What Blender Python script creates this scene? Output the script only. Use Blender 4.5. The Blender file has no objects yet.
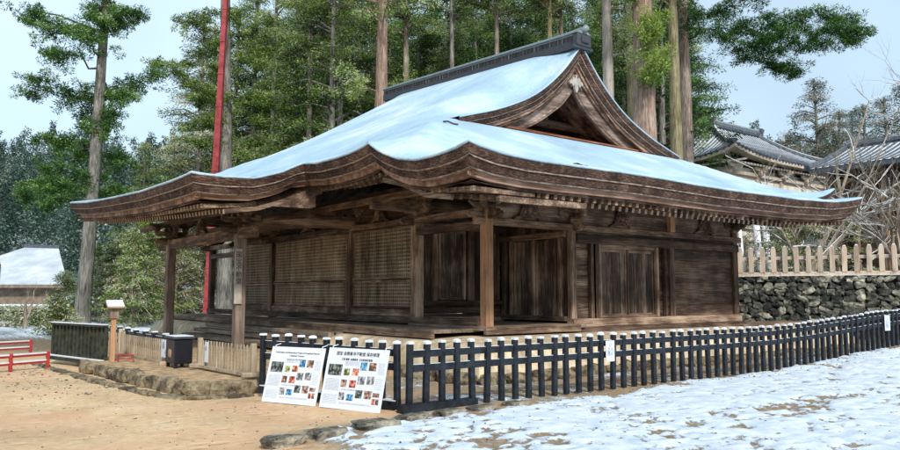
import bpy, bmesh, math, random
import numpy as np
from mathutils import Vector, Matrix, noise

S = bpy.context.scene
C = S.collection
R = math.radians

# ------------------------------------------------------------------ helpers
class MB:
    """collects shapes and links them as ONE mesh object"""
    def __init__(s): s.v = []; s.f = []
    def add(s, vs, fs):
        o = len(s.v); s.v += [tuple(p) for p in vs]; s.f += [tuple(i + o for i in q) for q in fs]
    def box(s, x0, x1, y0, y1, z0, z1):
        s.add([(x0,y0,z0),(x1,y0,z0),(x1,y1,z0),(x0,y1,z0),(x0,y0,z1),(x1,y0,z1),(x1,y1,z1),(x0,y1,z1)],
              [(0,3,2,1),(4,5,6,7),(0,1,5,4),(1,2,6,5),(2,3,7,6),(3,0,4,7)])
    def cbox(s, x0, x1, y0, y1, z0, z1, c=.012):
        """box with chamfered edges"""
        bm = bmesh.new(); bmesh.ops.create_cube(bm, size=1)
        for v in bm.verts:
            v.co = Vector(((x0+x1)/2 + v.co.x*(x1-x0), (y0+y1)/2 + v.co.y*(y1-y0), (z0+z1)/2 + v.co.z*(z1-z0)))
        bmesh.ops.bevel(bm, geom=bm.edges[:], offset=c, segments=1, affect='EDGES')
        bm.verts.index_update(); s.add([v.co[:] for v in bm.verts], [[v.index for v in f.verts] for f in bm.faces]); bm.free()
    def beam(s, a, b, w, h, up=(0,0,1)):
        a = Vector(a); b = Vector(b); d = (b-a).normalized(); u = Vector(up)
        sd = d.cross(u).normalized(); u = sd.cross(d).normalized()
        P = []
        for p in (a, b):
            for i, j in ((-1,-1),(1,-1),(1,1),(-1,1)): P.append(p + sd*w*.5*i + u*h*.5*j)
        s.add(P, [(0,1,2,3),(7,6,5,4),(0,4,5,1),(1,5,6,2),(2,6,7,3),(3,7,4,0)])
    def tube(s, pts, rad, n=8, cap=True):
        pts = [Vector(p) for p in pts]
        if not hasattr(rad, '__len__'): rad = [rad]*len(pts)
        o = len(s.v); L = len(pts)
        ref = Vector((0,0,1))
        if abs((pts[-1]-pts[0]).normalized().z) > .8: ref = Vector((1,0,0))
        for i, p in enumerate(pts):
            d = (pts[min(i+1,L-1)] - pts[max(i-1,0)]).normalized()
            a = d.cross(ref)
            if a.length < 1e-4: a = d.cross(Vector((0,1,0)))
            a.normalize(); b = d.cross(a).normalized()
            for k in range(n):
                t = 2*math.pi*k/n
                s.v.append(tuple(p + (a*math.cos(t) + b*math.sin(t))*rad[i]))
        for i in range(L-1):
            for k in range(n):
                k2 = (k+1) % n
                s.f.append((o+i*n+k, o+i*n+k2, o+(i+1)*n+k2, o+(i+1)*n+k))
        if cap:
            s.f.append(tuple(o+k for k in range(n))[::-1]); s.f.append(tuple(o+(L-1)*n+k for k in range(n)))
    def prism(s, pts, fn, t0, t1):
        """2-D outline pts extruded between t0 and t1; fn(u, v, t) -> point"""
        n = len(pts)
        s.add([fn(u, v, t0) for u, v in pts] + [fn(u, v, t1) for u, v in pts],
              [tuple(range(n))[::-1], tuple(range(n, 2*n))] + [(i, (i+1) % n, n+(i+1) % n, n+i) for i in range(n)])
    def strip(s, rows, closed=False):
        o = len(s.v); n = len(rows[0])
        for r in rows: s.v += [tuple(p) for p in r]
        for i in range(len(rows)-1):
            for k in range(n if closed else n-1):
                k2 = (k+1) % n
                s.f.append((o+i*n+k, o+i*n+k2, o+(i+1)*n+k2, o+(i+1)*n+k))
    def build(s, name, mat, parent=None, label=None, smooth=False, loc=None):
        me = bpy.data.meshes.new(name); me.from_pydata(s.v, [], s.f); me.update()
        bm = bmesh.new(); bm.from_mesh(me); bmesh.ops.recalc_face_normals(bm, faces=bm.faces); bm.to_mesh(me); bm.free()
        if smooth: me.polygons.foreach_set('use_smooth', [True]*len(me.polygons))
        o = bpy.data.objects.new(name, me); C.objects.link(o)
        me.materials.append(mat)
        if parent: attach(o, parent)
        if label: o['label'] = label
        if loc: o.location = loc
        return o

def abs_loc(o):
    p = Vector((0,0,0))
    while o: p = p + o.location; o = o.parent
    return p
def attach(o, parent):
    """world-built mesh under a thing whose empty stands elsewhere: shift its vertices to the thing's own frame"""
    off = abs_loc(parent)
    if off.length > 1e-6 and o.type == 'MESH': o.data.transform(Matrix.Translation(-off))
    o.parent = parent
def tag(o, label=None, cat=None, group=None, kind=None):
    if label: o['label'] = label
    if cat: o['category'] = cat
    if group: o['group'] = group
    if kind: o['kind'] = kind
    return o
def thing(name, label, cat, loc=(0,0,0), group=None):
    o = bpy.data.objects.new(name, None); C.objects.link(o); o.location = loc; o.empty_display_size = .3
    return tag(o, label, cat, group)
def kids(o): return [c for c in bpy.data.objects if c.parent == o]
def copy_tree(o, parent=None, ch=None):
    ch = kids(o) if ch is None else ch
    c = o.copy(); C.objects.link(c)
    if parent: c.parent = parent
    for k in ch: copy_tree(k, c)
    return c
def npmesh(name, verts, faces, mat, parent=None, col=None, smooth=False):
    """verts (N,3), faces (M,k) numpy arrays; col per-vertex value"""
    me = bpy.data.meshes.new(name); k = faces.shape[1]
    me.vertices.add(len(verts)); me.vertices.foreach_set('co', verts.astype(np.float32).ravel())
    me.loops.add(faces.size); me.loops.foreach_set('vertex_index', faces.astype(np.int32).ravel())
    me.polygons.add(len(faces)); me.polygons.foreach_set('loop_start', np.arange(0, faces.size, k, dtype=np.int32))
    me.polygons.foreach_set('loop_total', np.full(len(faces), k, dtype=np.int32))
    if smooth: me.polygons.foreach_set('use_smooth', [True]*len(faces))
    me.update(calc_edges=True)
    if col is not None:
        a = me.attributes.new('v', 'FLOAT', 'POINT'); a.data.foreach_set('value', col.astype(np.float32).ravel())
    me.materials.append(mat)
    o = bpy.data.objects.new(name, me); C.objects.link(o)
    if parent: attach(o, parent)
    return o

# ------------------------------------------------------------------ materials
def nmat(name):
    m = bpy.data.materials.new(name); m.use_nodes = True
    nt = m.node_tree; b = nt.nodes['Principled BSDF']
    b.inputs['Specular IOR Level'].default_value = .3
    return m, nt, b
def N(nt, t, **kw):
    n = nt.nodes.new(t)
    for k, v in kw.items():
        if k in n.inputs: n.inputs[k].default_value = v
        else: setattr(n, k, v)
    return n
def ramp(nt, fac, stops):
    r = nt.nodes.new('ShaderNodeValToRGB'); e = r.color_ramp.elements
    while len(e) < len(stops): e.new(.5)
    for i, (p, c) in enumerate(stops): e[i].position = p; e[i].color = (*c, 1)
    nt.links.new(fac, r.inputs[0]); return r.outputs[0]
def coords(nt, scale=(1,1,1), kind='Object'):
    tc = nt.nodes.new('ShaderNodeTexCoord'); mp = nt.nodes.new('ShaderNodeMapping')
    mp.inputs['Scale'].default_value = scale
    nt.links.new(tc.outputs[kind], mp.inputs[0]); return mp.outputs[0]
def noise_t(nt, vec, scale, detail=4, rough=.55):
    n = N(nt, 'ShaderNodeTexNoise'); n.inputs['Scale'].default_value = scale; n.inputs['Detail'].default_value = detail
    n.inputs['Roughness'].default_value = rough; nt.links.new(vec, n.inputs['Vector']); return n.outputs['Fac']
def bump(nt, b, h, strength=.4, dist=.02):
    bp = N(nt, 'ShaderNodeBump'); bp.inputs['Strength'].default_value = strength; bp.inputs['Distance'].default_value = dist
    nt.links.new(h, bp.inputs['Height']); nt.links.new(bp.outputs[0], b.inputs['Normal'])
def mixc(nt, fac, a, b, mode='MIX'):
    m = nt.nodes.new('ShaderNodeMix'); m.data_type = 'RGBA'; m.blend_type = mode
    for s, i in ((fac, 0), (a, 6), (b, 7)):
        if isinstance(s, bpy.types.NodeSocket): nt.links.new(s, m.inputs[i])
        elif i == 0: m.inputs[0].default_value = s
        else: m.inputs[i].default_value = (*s, 1)
    return m.outputs[2]
def math_n(nt, op, a, b=None, clamp=False):
    m = nt.nodes.new('ShaderNodeMath'); m.operation = op; m.use_clamp = clamp
    for i, s in enumerate((a, b)):
        if s is None: continue
        if isinstance(s, bpy.types.NodeSocket): nt.links.new(s, m.inputs[i])
        else: m.inputs[i].default_value = s
    return m.outputs[0]

def wood(name, cols, axis='z', grain=22, rough=.8, planks=0, bumps=.5):
    """weathered timber: streaks along axis, blotches, optional plank joints across"""
    m, nt, b = nmat(name)
    st = {'x': (1.2, grain, grain), 'y': (grain, 1.2, grain), 'z': (grain, grain, 1.2)}[axis]
    g = noise_t(nt, coords(nt, st), 1.6, 6, .65)
    big = noise_t(nt, coords(nt), 1.3, 4, .6)
    st2 = {'x': (.25, 4, 4), 'y': (4, .25, 4), 'z': (4, 4, .25)}[axis]
    pl = noise_t(nt, coords(nt, st2), 1.0, 2, .5)
    f = math_n(nt, 'ADD', math_n(nt, 'MULTIPLY', g, .48), math_n(nt, 'MULTIPLY', big, .35))
    f = math_n(nt, 'ADD', f, math_n(nt, 'MULTIPLY', pl, .45))
    f = math_n(nt, 'SUBTRACT', f, .14)
    c = ramp(nt, f, [(.34, cols[0]), (.49, cols[1]), (.64, cols[2])])
    ob = N(nt, 'ShaderNodeObjectInfo')
    rnd = ramp(nt, ob.outputs['Random'], [(0, (.8,.8,.8)), (1, (1.15,1.12,1.1))])
    c = mixc(nt, 1.0, c, rnd, 'MULTIPLY')
    h = g
    nt.links.new(c, b.inputs['Base Color']); b.inputs['Roughness'].default_value = rough
    bump(nt, b, h, bumps, .015)
    return m
def plain(name, col, rough=.7, metal=0, var=.15, scale=6, bstr=.15):
    m, nt, b = nmat(name)
    n = noise_t(nt, coords(nt), scale, 5, .6)
    lo = tuple(x*(1-var*2) for x in col); hi = tuple(min(1, x*(1+var)) for x in col)
    nt.links.new(ramp(nt, n, [(.3, lo), (.68, hi)]), b.inputs['Base Color'])
    b.inputs['Roughness'].default_value = rough; b.inputs['Metallic'].default_value = metal
    bump(nt, b, n, bstr, .02); return m

M = {}
dk = ((.010,.006,.004), (.064,.038,.026), (.23,.158,.112))
M['wood_v'] = wood('old_wood_upright', dk, 'z')
M['wood_x'] = wood('old_wood_along_x', dk, 'x')
M['wood_y'] = wood('old_wood_along_y', dk, 'y')
md = ((.016,.009,.006), (.135,.086,.058), (.45,.335,.24))
M['mwood_x'] = wood('weathered_wood_along_x', md, 'x')
M['mwood_y'] = wood('weathered_wood_along_y', md, 'y')
M['mwood_v'] = wood('weathered_wood_upright', md, 'z')
pk = ((.04,.02,.014), (.17,.095,.067), (.42,.28,.21))
M['pink_x'] = wood('reddish_eave_board_along_x', pk, 'x')
M['pink_y'] = wood('reddish_eave_board_along_y', pk, 'y')
M['pillar_new'] = wood('fresh_pillar_wood', ((.20,.10,.05), (.40,.22,.12), (.52,.33,.20)), 'z', 26)
M['pillar_old'] = wood('grey_pillar_wood', ((.07,.05,.04), (.20,.15,.12), (.38,.30,.25)), 'z', 26)
M['door'] = wood('door_boards', ((.008,.005,.004), (.065,.043,.031), (.27,.205,.155)), 'z', 14)
M['lattice'] = wood('lattice_wood', ((.09,.068,.042), (.29,.225,.15), (.48,.39,.28)), 'z', 10)
M['lattice_back'] = plain('lattice_backing', (.035,.026,.019), .9)
M['floor'] = wood('veranda_floor_boards', ((.05,.035,.025), (.17,.13,.095), (.36,.29,.23)), 'y', 18)
M['tip'] = plain('whitened_rafter_end', (.48,.39,.30), .8, var=.2)
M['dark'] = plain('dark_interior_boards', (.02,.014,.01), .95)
M['carve'] = wood('carved_wood', ((.012,.008,.006), (.10,.068,.048), (.36,.27,.2)), 'x', 9)
M['bargeboard'] = wood('grey_barge_board', ((.03,.02,.015), (.15,.105,.085), (.36,.28,.24)), 'x', 14)
M['red_plank'] = wood('red_brown_plank', ((.08,.025,.012), (.26,.09,.045), (.40,.2,.12)), 'x', 18)
M['pale_carve'] = plain('pale_carving', (.40,.36,.32), .8)
M['blackpaint'] = plain('black_fence_paint', (.014,.018,.026), .55, var=.45, scale=9)
M['greenblack'] = plain('mossy_black_boards', (.035,.038,.024), .7, var=.5, scale=8)
M['tanfence'] = wood('pale_picket_wood', ((.16,.12,.08), (.34,.27,.19), (.5,.42,.31)), 'z', 14)
M['tanfence2'] = wood('pinkish_fence_wood', ((.26,.2,.15), (.5,.4,.31), (.62,.53,.43)), 'z', 10)
M['white'] = plain('white_board', (.62,.66,.72), .5, var=.02)
M['white_post'] = plain('white_wrap', (.75,.77,.8), .6, var=.08, scale=3)
M['ink'] = plain('printed_ink', (.05,.05,.06), .7)
M['inkblue'] = plain('blue_ink', (.2,.28,.45), .7)
M['greyink'] = plain('grey_print', (.42,.45,.50), .7)
M['redsteel'] = plain('red_painted_steel', (.33,.055,.06), .5, var=.25, scale=3)
M['redrail'] = plain('red_rail_paint', (.34,.03,.028), .5)
M['ridge'] = plain('dark_ridge_boards', (.045,.05,.06), .6, scale=10)
M['ridgecap'] = plain('grey_copper_ridge_cap', (.22,.26,.27), .45, metal=.2, scale=8)
M['ironblack'] = plain('black_lacquer', (.012,.013,.018), .35)
M['gold'] = plain('tan_emblem', (.45,.32,.2), .6)

def snow_mat(name, tint=(.80,.86,.92), bs=.35):
    m, nt, b = nmat(name)
    v = coords(nt)
    n = noise_t(nt, v, 1.1, 4, .5); n2 = noise_t(nt, v, 34, 4, .65)
    nn_ = math_n(nt, 'ADD', math_n(nt, 'MULTIPLY', noise_t(nt, coords(nt, (.5,.5,.5)), .8, 5, .6), .8), math_n(nt, 'MULTIPLY', n, .25))
    nt.links.new(ramp(nt, nn_, [(.36, tuple(x*.80 for x in tint)), (.52, tint), (.68, tuple(min(.84, x*.6+.34) for x in tint))]), b.inputs['Base Color'])
    b.inputs['Roughness'].default_value = .65
    b.inputs['Specular IOR Level'].default_value = .15
    h = math_n(nt, 'ADD', math_n(nt, 'MULTIPLY', n2, .3), math_n(nt, 'MULTIPLY', noise_t(nt, v, 5, 3), 1.4))
    bump(nt, b, h, bs, .05); return m
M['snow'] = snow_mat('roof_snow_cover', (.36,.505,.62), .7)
M['snow3'] = snow_mat('old_grey_snow', (.44,.49,.54), .8)
M['snow2'] = snow_mat('fallen_snow', (.66,.70,.75))

def thatch():
    m, nt, b = nmat('bark_shingle_edge')
    v = coords(nt, (7, 7, 46)); n = noise_t(nt, v, 1.3, 6, .75)
    n2 = noise_t(nt, coords(nt), 2.2, 4, .6)
    f = math_n(nt, 'ADD', math_n(nt, 'MULTIPLY', n, .75), math_n(nt, 'MULTIPLY', n2, .3))
    nt.links.new(ramp(nt, f, [(.38, (.009,.005,.004)), (.52, (.052,.027,.019)), (.66, (.25,.155,.115))]), b.inputs['Base Color'])
    b.inputs['Roughness'].default_value = .95; bump(nt, b, n, .9, .03); return m
M['thatch'] = thatch()
M['edge_line'] = plain('pale_shingle_lip', (.34,.26,.21), .9, var=.35, scale=9)

def rock(name, cols, bs=.8, sc=3.5):
    m, nt, b = nmat(name); v = coords(nt)
    n = noise_t(nt, v, sc, 6, .7); n2 = noise_t(nt, v, 26, 4, .7)
    a = N(nt, 'ShaderNodeAttribute', attribute_name='v')
    f = math_n(nt, 'ADD', math_n(nt, 'MULTIPLY', n, .9), math_n(nt, 'MULTIPLY', n2, .15))
    f = math_n(nt, 'ADD', f, math_n(nt, 'MULTIPLY', a.outputs['Fac'], .3))
    f = math_n(nt, 'SUBTRACT', f, .12)
    nt.links.new(ramp(nt, f, [(.32, cols[0]), (.5, cols[1]), (.72, cols[2])]), b.inputs['Base Color'])
    b.inputs['Roughness'].default_value = .9
    bump(nt, b, math_n(nt, 'ADD', n, math_n(nt, 'MULTIPLY', n2, .5)), bs, .05); return m
M['rock_dark'] = rock('mossy_wall_rock', ((.02,.022,.02), (.15,.15,.12), (.62,.57,.46)))
M['rock_tan'] = rock('tan_edging_rock', ((.06,.045,.03), (.30,.24,.15), (.58,.5,.36)))
M['rock_grey'] = rock('grey_path_rock', ((.05,.045,.035), (.30,.27,.21), (.66,.61,.53)))
M['plaster'] = plain('tan_plaster_mound', (.56,.45,.31), .95, var=.25, scale=3, bstr=.5)
M['earth'] = plain('packed_earth', (.42,.29,.165), .95, var=.3, scale=5, bstr=.7)

def bark(name, cols):
    m, nt, b = nmat(name)
    g = noise_t(nt, coords(nt, (9, 9, .9)), 1.5, 7, .7); big = noise_t(nt, coords(nt), .7, 4)
    f = math_n(nt, 'ADD', math_n(nt, 'MULTIPLY', g, .7), math_n(nt, 'MULTIPLY', big, .35))
    nt.links.new(ramp(nt, f, [(.36, cols[0]), (.5, cols[1]), (.64, cols[2])]), b.inputs['Base Color'])
    b.inputs['Roughness'].default_value = .95; bump(nt, b, g, 1., .08); return m
M['bark'] = bark('cedar_bark', ((.05,.035,.028), (.20,.155,.125), (.42,.35,.30)))
M['bark_red'] = bark('reddish_cedar_bark', ((.07,.04,.03), (.26,.17,.13), (.46,.36,.29)))
M['bark_pale'] = bark('pale_cedar_bark', ((.13,.10,.085), (.36,.31,.27), (.55,.50,.46)))
M['bark_grey'] = bark('lichen_grey_bark', ((.04,.038,.032), (.155,.145,.125), (.36,.35,.31)))
M['bark_moss'] = bark('mossy_bark', ((.05,.04,.02), (.2,.17,.09), (.38,.34,.22)))
M['twig'] = bark('bare_twig_bark', ((.07,.055,.04), (.24,.19,.14), (.48,.42,.33)))
M['twig_dark'] = bark('dark_twig_bark', ((.02,.015,.012), (.07,.05,.04), (.16,.13,.11)))

def leaf(name, stops, trans=.3):
    m, nt, b = nmat(name)
    a = N(nt, 'ShaderNodeAttribute', attribute_name='v')
    ob = N(nt, 'ShaderNodeObjectInfo')
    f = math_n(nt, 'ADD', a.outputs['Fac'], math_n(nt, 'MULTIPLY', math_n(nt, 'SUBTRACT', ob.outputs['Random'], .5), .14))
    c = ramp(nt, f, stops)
    nt.links.new(c, b.inputs['Base Color']); b.inputs['Roughness'].default_value = .75
    b.inputs['Specular IOR Level'].default_value = .12
    t = N(nt, 'ShaderNodeBsdfTranslucent'); nt.links.new(c, t.inputs['Color'])
    mx = nt.nodes.new('ShaderNodeMixShader'); mx.inputs[0].default_value = trans
    nt.links.new(b.outputs[0], mx.inputs[1]); nt.links.new(t.outputs[0], mx.inputs[2])
    nt.links.new(mx.outputs[0], nt.nodes['Material Output'].inputs['Surface']); return m
SN = (.62,.66,.66)
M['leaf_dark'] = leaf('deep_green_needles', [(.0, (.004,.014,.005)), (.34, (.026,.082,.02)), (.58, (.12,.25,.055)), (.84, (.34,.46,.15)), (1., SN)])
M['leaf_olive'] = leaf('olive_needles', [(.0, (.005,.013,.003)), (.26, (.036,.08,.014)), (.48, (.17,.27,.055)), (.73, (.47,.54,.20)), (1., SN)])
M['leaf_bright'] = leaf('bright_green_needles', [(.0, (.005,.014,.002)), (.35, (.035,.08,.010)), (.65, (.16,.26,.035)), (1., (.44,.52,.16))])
M['leaf_hazy'] = leaf('frost_and_haze_grey_needles', [(.0, (.012,.016,.011)), (.33, (.06,.07,.045)), (.6, (.22,.22,.16)), (.85, (.50,.49,.41)), (1., SN)])  # frost grey with distance haze blended into the needle colour
M['leaf_blue'] = leaf('frost_and_haze_blue_needles', [(.0, (.012,.03,.024)), (.35, (.045,.085,.065)), (.62, (.15,.22,.18)), (.85, (.42,.49,.46)), (1., SN)])  # bluish haze of distance painted into the needles, beside some frost
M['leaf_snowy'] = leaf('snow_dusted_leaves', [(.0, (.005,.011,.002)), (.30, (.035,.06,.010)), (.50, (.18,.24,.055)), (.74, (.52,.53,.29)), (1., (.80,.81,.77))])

def tile_mat():
    m, nt, b = nmat('grey_roof_tile')
    n = noise_t(nt, coords(nt), 5, 4)
    nt.links.new(ramp(nt, n, [(.3, (.035,.042,.055)), (.7, (.12,.14,.17))]), b.inputs['Base Color'])
    b.inputs['Roughness'].default_value = .45; return m
M['tile'] = tile_mat()
M['gate_wall'] = plain('pale_timber_wall', (.50,.43,.35), .85, var=.2, scale=4)
M['gate_wall2'] = plain('pale_plaster_wall', (.66,.60,.52), .85, var=.12, scale=2)
M['house_wall'] = plain('brown_house_wall', (.22,.17,.13), .85, var=.25, scale=2)

def ground_mat():
    m, nt, b = nmat('sand_and_snow_ground')
    v = coords(nt)
    s = noise_t(nt, v, 1.1, 5, .6); s2 = noise_t(nt, v, 60, 5, .7); s3 = noise_t(nt, v, 9, 5, .65)
    red = noise_t(nt, coords(nt, (.35,.35,.35)), 1.4, 3)
    sand = ramp(nt, math_n(nt, 'ADD', math_n(nt, 'MULTIPLY', s, .5), math_n(nt, 'MULTIPLY', s3, .5)),
                [(.36, (.43,.30,.18)), (.5, (.60,.435,.26)), (.64, (.72,.57,.38))])
    sand = mixc(nt, ramp(nt, red, [(.45, (0,0,0)), (.62, (.6,.6,.6))]), sand, (.58,.33,.2))
    wet = noise_t(nt, v, .55, 4, .6)
    sand = mixc(nt, ramp(nt, wet, [(.50, (0,0,0)), (.62, (.55,.55,.55))]), sand, (.36,.24,.14))
    grit = ramp(nt, s2, [(.28, (.72,.68,.62)), (.42, (1,1,1)), (.66, (1.08,1.06,1.03))])
    sand = mixc(nt, 1., sand, grit, 'MULTIPLY')
    a = N(nt, 'ShaderNodeAttribute', attribute_name='v')        # snow depth 0..1
    g = N(nt, 'ShaderNodeAttribute', attribute_name='w')        # 1 where the bare ground is dark earth
    earth = ramp(nt, math_n(nt, 'ADD', math_n(nt, 'MULTIPLY', s3, .6), math_n(nt, 'MULTIPLY', s2, .4)),
                 [(.35, (.05,.04,.03)), (.5, (.17,.135,.09)), (.68, (.34,.28,.19))])
    base = mixc(nt, g.outputs['Fac'], sand, earth)
    k = math_n(nt, 'ADD', a.outputs['Fac'], math_n(nt, 'MULTIPLY', math_n(nt, 'SUBTRACT', s3, .5), .9))
    k = math_n(nt, 'ADD', k, math_n(nt, 'MULTIPLY', math_n(nt, 'SUBTRACT', s2, .5), .55))
    mask = ramp(nt, k, [(.44, (0,0,0)), (.56, (1,1,1))])
    snowc = ramp(nt, noise_t(nt, v, 3.5, 4, .6), [(.3, (.44,.53,.62)), (.5, (.60,.67,.745)), (.68, (.73,.78,.82))])  # blue-grey tones imitate shading of the trodden snow in its colour
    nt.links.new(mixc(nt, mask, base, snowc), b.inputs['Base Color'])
    b.inputs['Roughness'].default_value = .85; b.inputs['Specular IOR Level'].default_value = .15
    h = math_n(nt, 'ADD', math_n(nt, 'MULTIPLY', mask, .6), math_n(nt, 'MULTIPLY', s2, .5))
    h = math_n(nt, 'ADD', h, math_n(nt, 'MULTIPLY', s3, .5))
    vo = nt.nodes.new('ShaderNodeTexVoronoi'); vo.inputs['Scale'].default_value = 1.7; vo.inputs['Randomness'].default_value = 1
    mp_ = coords(nt, (1.0, 1.9, 1)); nt.links.new(mp_, vo.inputs['Vector'])
    dent = ramp(nt, vo.outputs['Distance'], [(.10, (0,0,0)), (.26, (1,1,1))])
    h = math_n(nt, 'ADD', h, math_n(nt, 'MULTIPLY', dent, .9))
    bump(nt, b, h, .75, .035); return m
M['ground'] = ground_mat()
# ------------------------------------------------------------------ camera, light, sky
S.render.engine = 'CYCLES'
cam = bpy.data.cameras.new('camera'); co = bpy.data.objects.new('camera', cam); C.objects.link(co)
co.location = (0, 0, 1.65); co.rotation_euler = (R(95.3), 0, R(-37.5))
cam.sensor_width = 36; cam.lens = 754/900*36; cam.clip_end = 5000; S.camera = co
SUN_EL, SUN_AZ = 38, 250          # azimuth of the sun measured from +X, counter-clockwise
w = bpy.data.worlds.new('World'); S.world = w; w.use_nodes = True
wn = w.node_tree; bg = wn.nodes['Background']
sky = wn.nodes.new('ShaderNodeTexSky'); sky.sky_type = 'NISHITA'; sky.sun_disc = False
sky.sun_elevation = R(SUN_EL); sky.sun_rotation = R(90 - SUN_AZ)
sky.air_density = 1.0; sky.dust_density = 2.0; sky.ozone_density = 1.5
# thin even overcast over the sky texture
tc = wn.nodes.new('ShaderNodeTexCoord'); cn = wn.nodes.new('ShaderNodeTexNoise'); cn.inputs['Scale'].default_value = 1.6
cn.inputs['Detail'].default_value = 4
wn.links.new(tc.outputs['Generated'], cn.inputs['Vector'])
cr = wn.nodes.new('ShaderNodeValToRGB'); cr.color_ramp.elements[0].position = .3; cr.color_ramp.elements[1].position = .75
cr.color_ramp.elements[0].color = (.42,.42,.42,1); cr.color_ramp.elements[1].color = (1,1,1,1)
wn.links.new(cn.outputs['Fac'], cr.inputs[0])
mx = wn.nodes.new('ShaderNodeMix'); mx.data_type = 'RGBA'
wn.links.new(cr.outputs[0], mx.inputs[0]); wn.links.new(sky.outputs[0], mx.inputs[6]); mx.inputs[7].default_value = (8.4, 10.9, 12.9, 1)
wn.links.new(mx.outputs[2], bg.inputs['Color']); bg.inputs['Strength'].default_value = .085
sl = bpy.data.lights.new('sun', 'SUN'); sl.energy = 3.2; sl.angle = R(6); sl.color = (1, .95, .87)
so = bpy.data.objects.new('sun', sl); C.objects.link(so)
dv = Vector((math.cos(R(SUN_EL))*math.cos(R(SUN_AZ)), math.cos(R(SUN_EL))*math.sin(R(SUN_AZ)), math.sin(R(SUN_EL))))
so.rotation_euler = dv.to_track_quat('Z', 'Y').to_euler(); so.location = dv*60
S.view_settings.view_transform = 'Standard'; S.view_settings.look = 'None'; S.view_settings.gamma = 1
S.view_settings.exposure = .30
S.cycles.use_denoising = True; S.cycles.max_bounces = 6; S.cycles.transparent_max_bounces = 8

FW = Vector((.609, .793, 0)); RT = Vector((.793, -.609, 0))
def sm(a, b, x):
    t = max(0, min(1, (x-a)/(b-a))); return t*t*(3-2*t)
def fb(x, y, s, o=4, z=0.): return noise.fractal(Vector((x*s, y*s, z)), 1.0, 2.0, o)

# ------------------------------------------------------------------ ground
def ground_z(x, y):
    d = x*FW.x + y*FW.y; l = x*RT.x + y*RT.y
    z = 0
    z += .30*sm(15, 23, x)*(1 - sm(8.8, 11, y))
    z += .05*fb(x, y, .25)*sm(3, 8, abs(x)+abs(y))*(1 if d < 16 else 1)
    z += min(24, max(0, (d-115)*.42)) * (1 - .75*sm(60, 160, l))
    z += 3.0*sm(52, 75, d)*sm(-18, -2, l)
    return z
def snow_amt(x, y):
    """depth of the snow lying at (x, y): thick on the path at the right, thin by the stones, none on the sand"""
    n = fb(x, y, .9, 5, 3.1); n2 = fb(x, y, 2.6, 4, 8.2)
    e = y - 8.15 - .25*n - .25*sm(6.5, 9, x) - .45*sm(9, 14, x)
    a = (1 - sm(-.35, .55, e)) * sm(3.7, 4.5, x + .5*n - .25*(7.4-y))
    st = fb(x*.9-y*.3, y*2.0, 2.4, 6, 5.5)
    st2 = fb(x*.9-y*.3, y*2.2, 6.5, 4, 15.5)
    a = a*(.83 + .20*n + .24*n2 + .34*st + .46*st2 - .10*sm(7.0, 5.5, y))
    a -= .42*max(0, 1 - math.hypot((x-5.6)/1.3, (y-6.5)/.8)) + .30*max(0, 1 - math.hypot((x-11.5)/2.5, (y-6.0)/.5))
    t = .55*max(0, 1 - math.hypot((x-5.0)/1.3, (y-8.45)/.5)) + .35*max(0, 1-math.hypot((x-2.9)/.9, (y-10.3)/.22))
    a = max(a, t)
    if y > 8.6 and x > 6: a = max(a, .42 + .25*n)
    d = x*FW.x + y*FW.y
    a = max(a, sm(22, 30, d)*(.62 + .35*n))
    return max(0, min(1, a))
def earth_amt(x, y):
    d = x*FW.x + y*FW.y
    return max(sm(7.9, 8.5, y)*sm(6, 7.5, x)*.6, sm(3.6, 4.4, x)*(1-sm(8.2, 8.8, y))*.72, sm(19, 25, d))
def steps(a, b, fine0, fine1, h):
    xs = list(np.arange(fine0, fine1 + 1e-6, h)); s = h; x = fine0
    lo = []
    while x > a: s *= 1.16; x -= s; lo.append(x)
    s = h; x = fine1; hi = []
    while x < b: s *= 1.16; x += s; hi.append(x)
    return lo[::-1] + xs + hi
gx = steps(-1800, 2500, 1.5, 22, .075); gy = steps(-1500, 2500, 3.2, 11.5, .06)
nx, ny = len(gx), len(gy)
V = np.zeros((nx*ny, 3)); sv = np.zeros(nx*ny); wv = np.zeros(nx*ny)
for j, y in enumerate(gy):
    for i, x in enumerate(gx):
        a = snow_amt(x, y); k = j*nx+i
        V[k] = (x, y, ground_z(x, y) + .035*sm(.4, .8, a) + (.008*fb(x, y, 7, 2) if x < 23 and 3 < y < 12 else 0)); sv[k] = a; wv[k] = earth_amt(x, y)
I, J = np.meshgrid(np.arange(nx-1), np.arange(ny-1)); q = (J*nx+I).ravel()
F = np.stack([q, q+1, q+1+nx, q+nx], 1)
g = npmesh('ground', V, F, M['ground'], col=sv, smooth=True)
at = g.data.attributes.new('w', 'FLOAT', 'POINT'); at.data.foreach_set('value', wv.astype(np.float32))
g['kind'] = 'structure'

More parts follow.
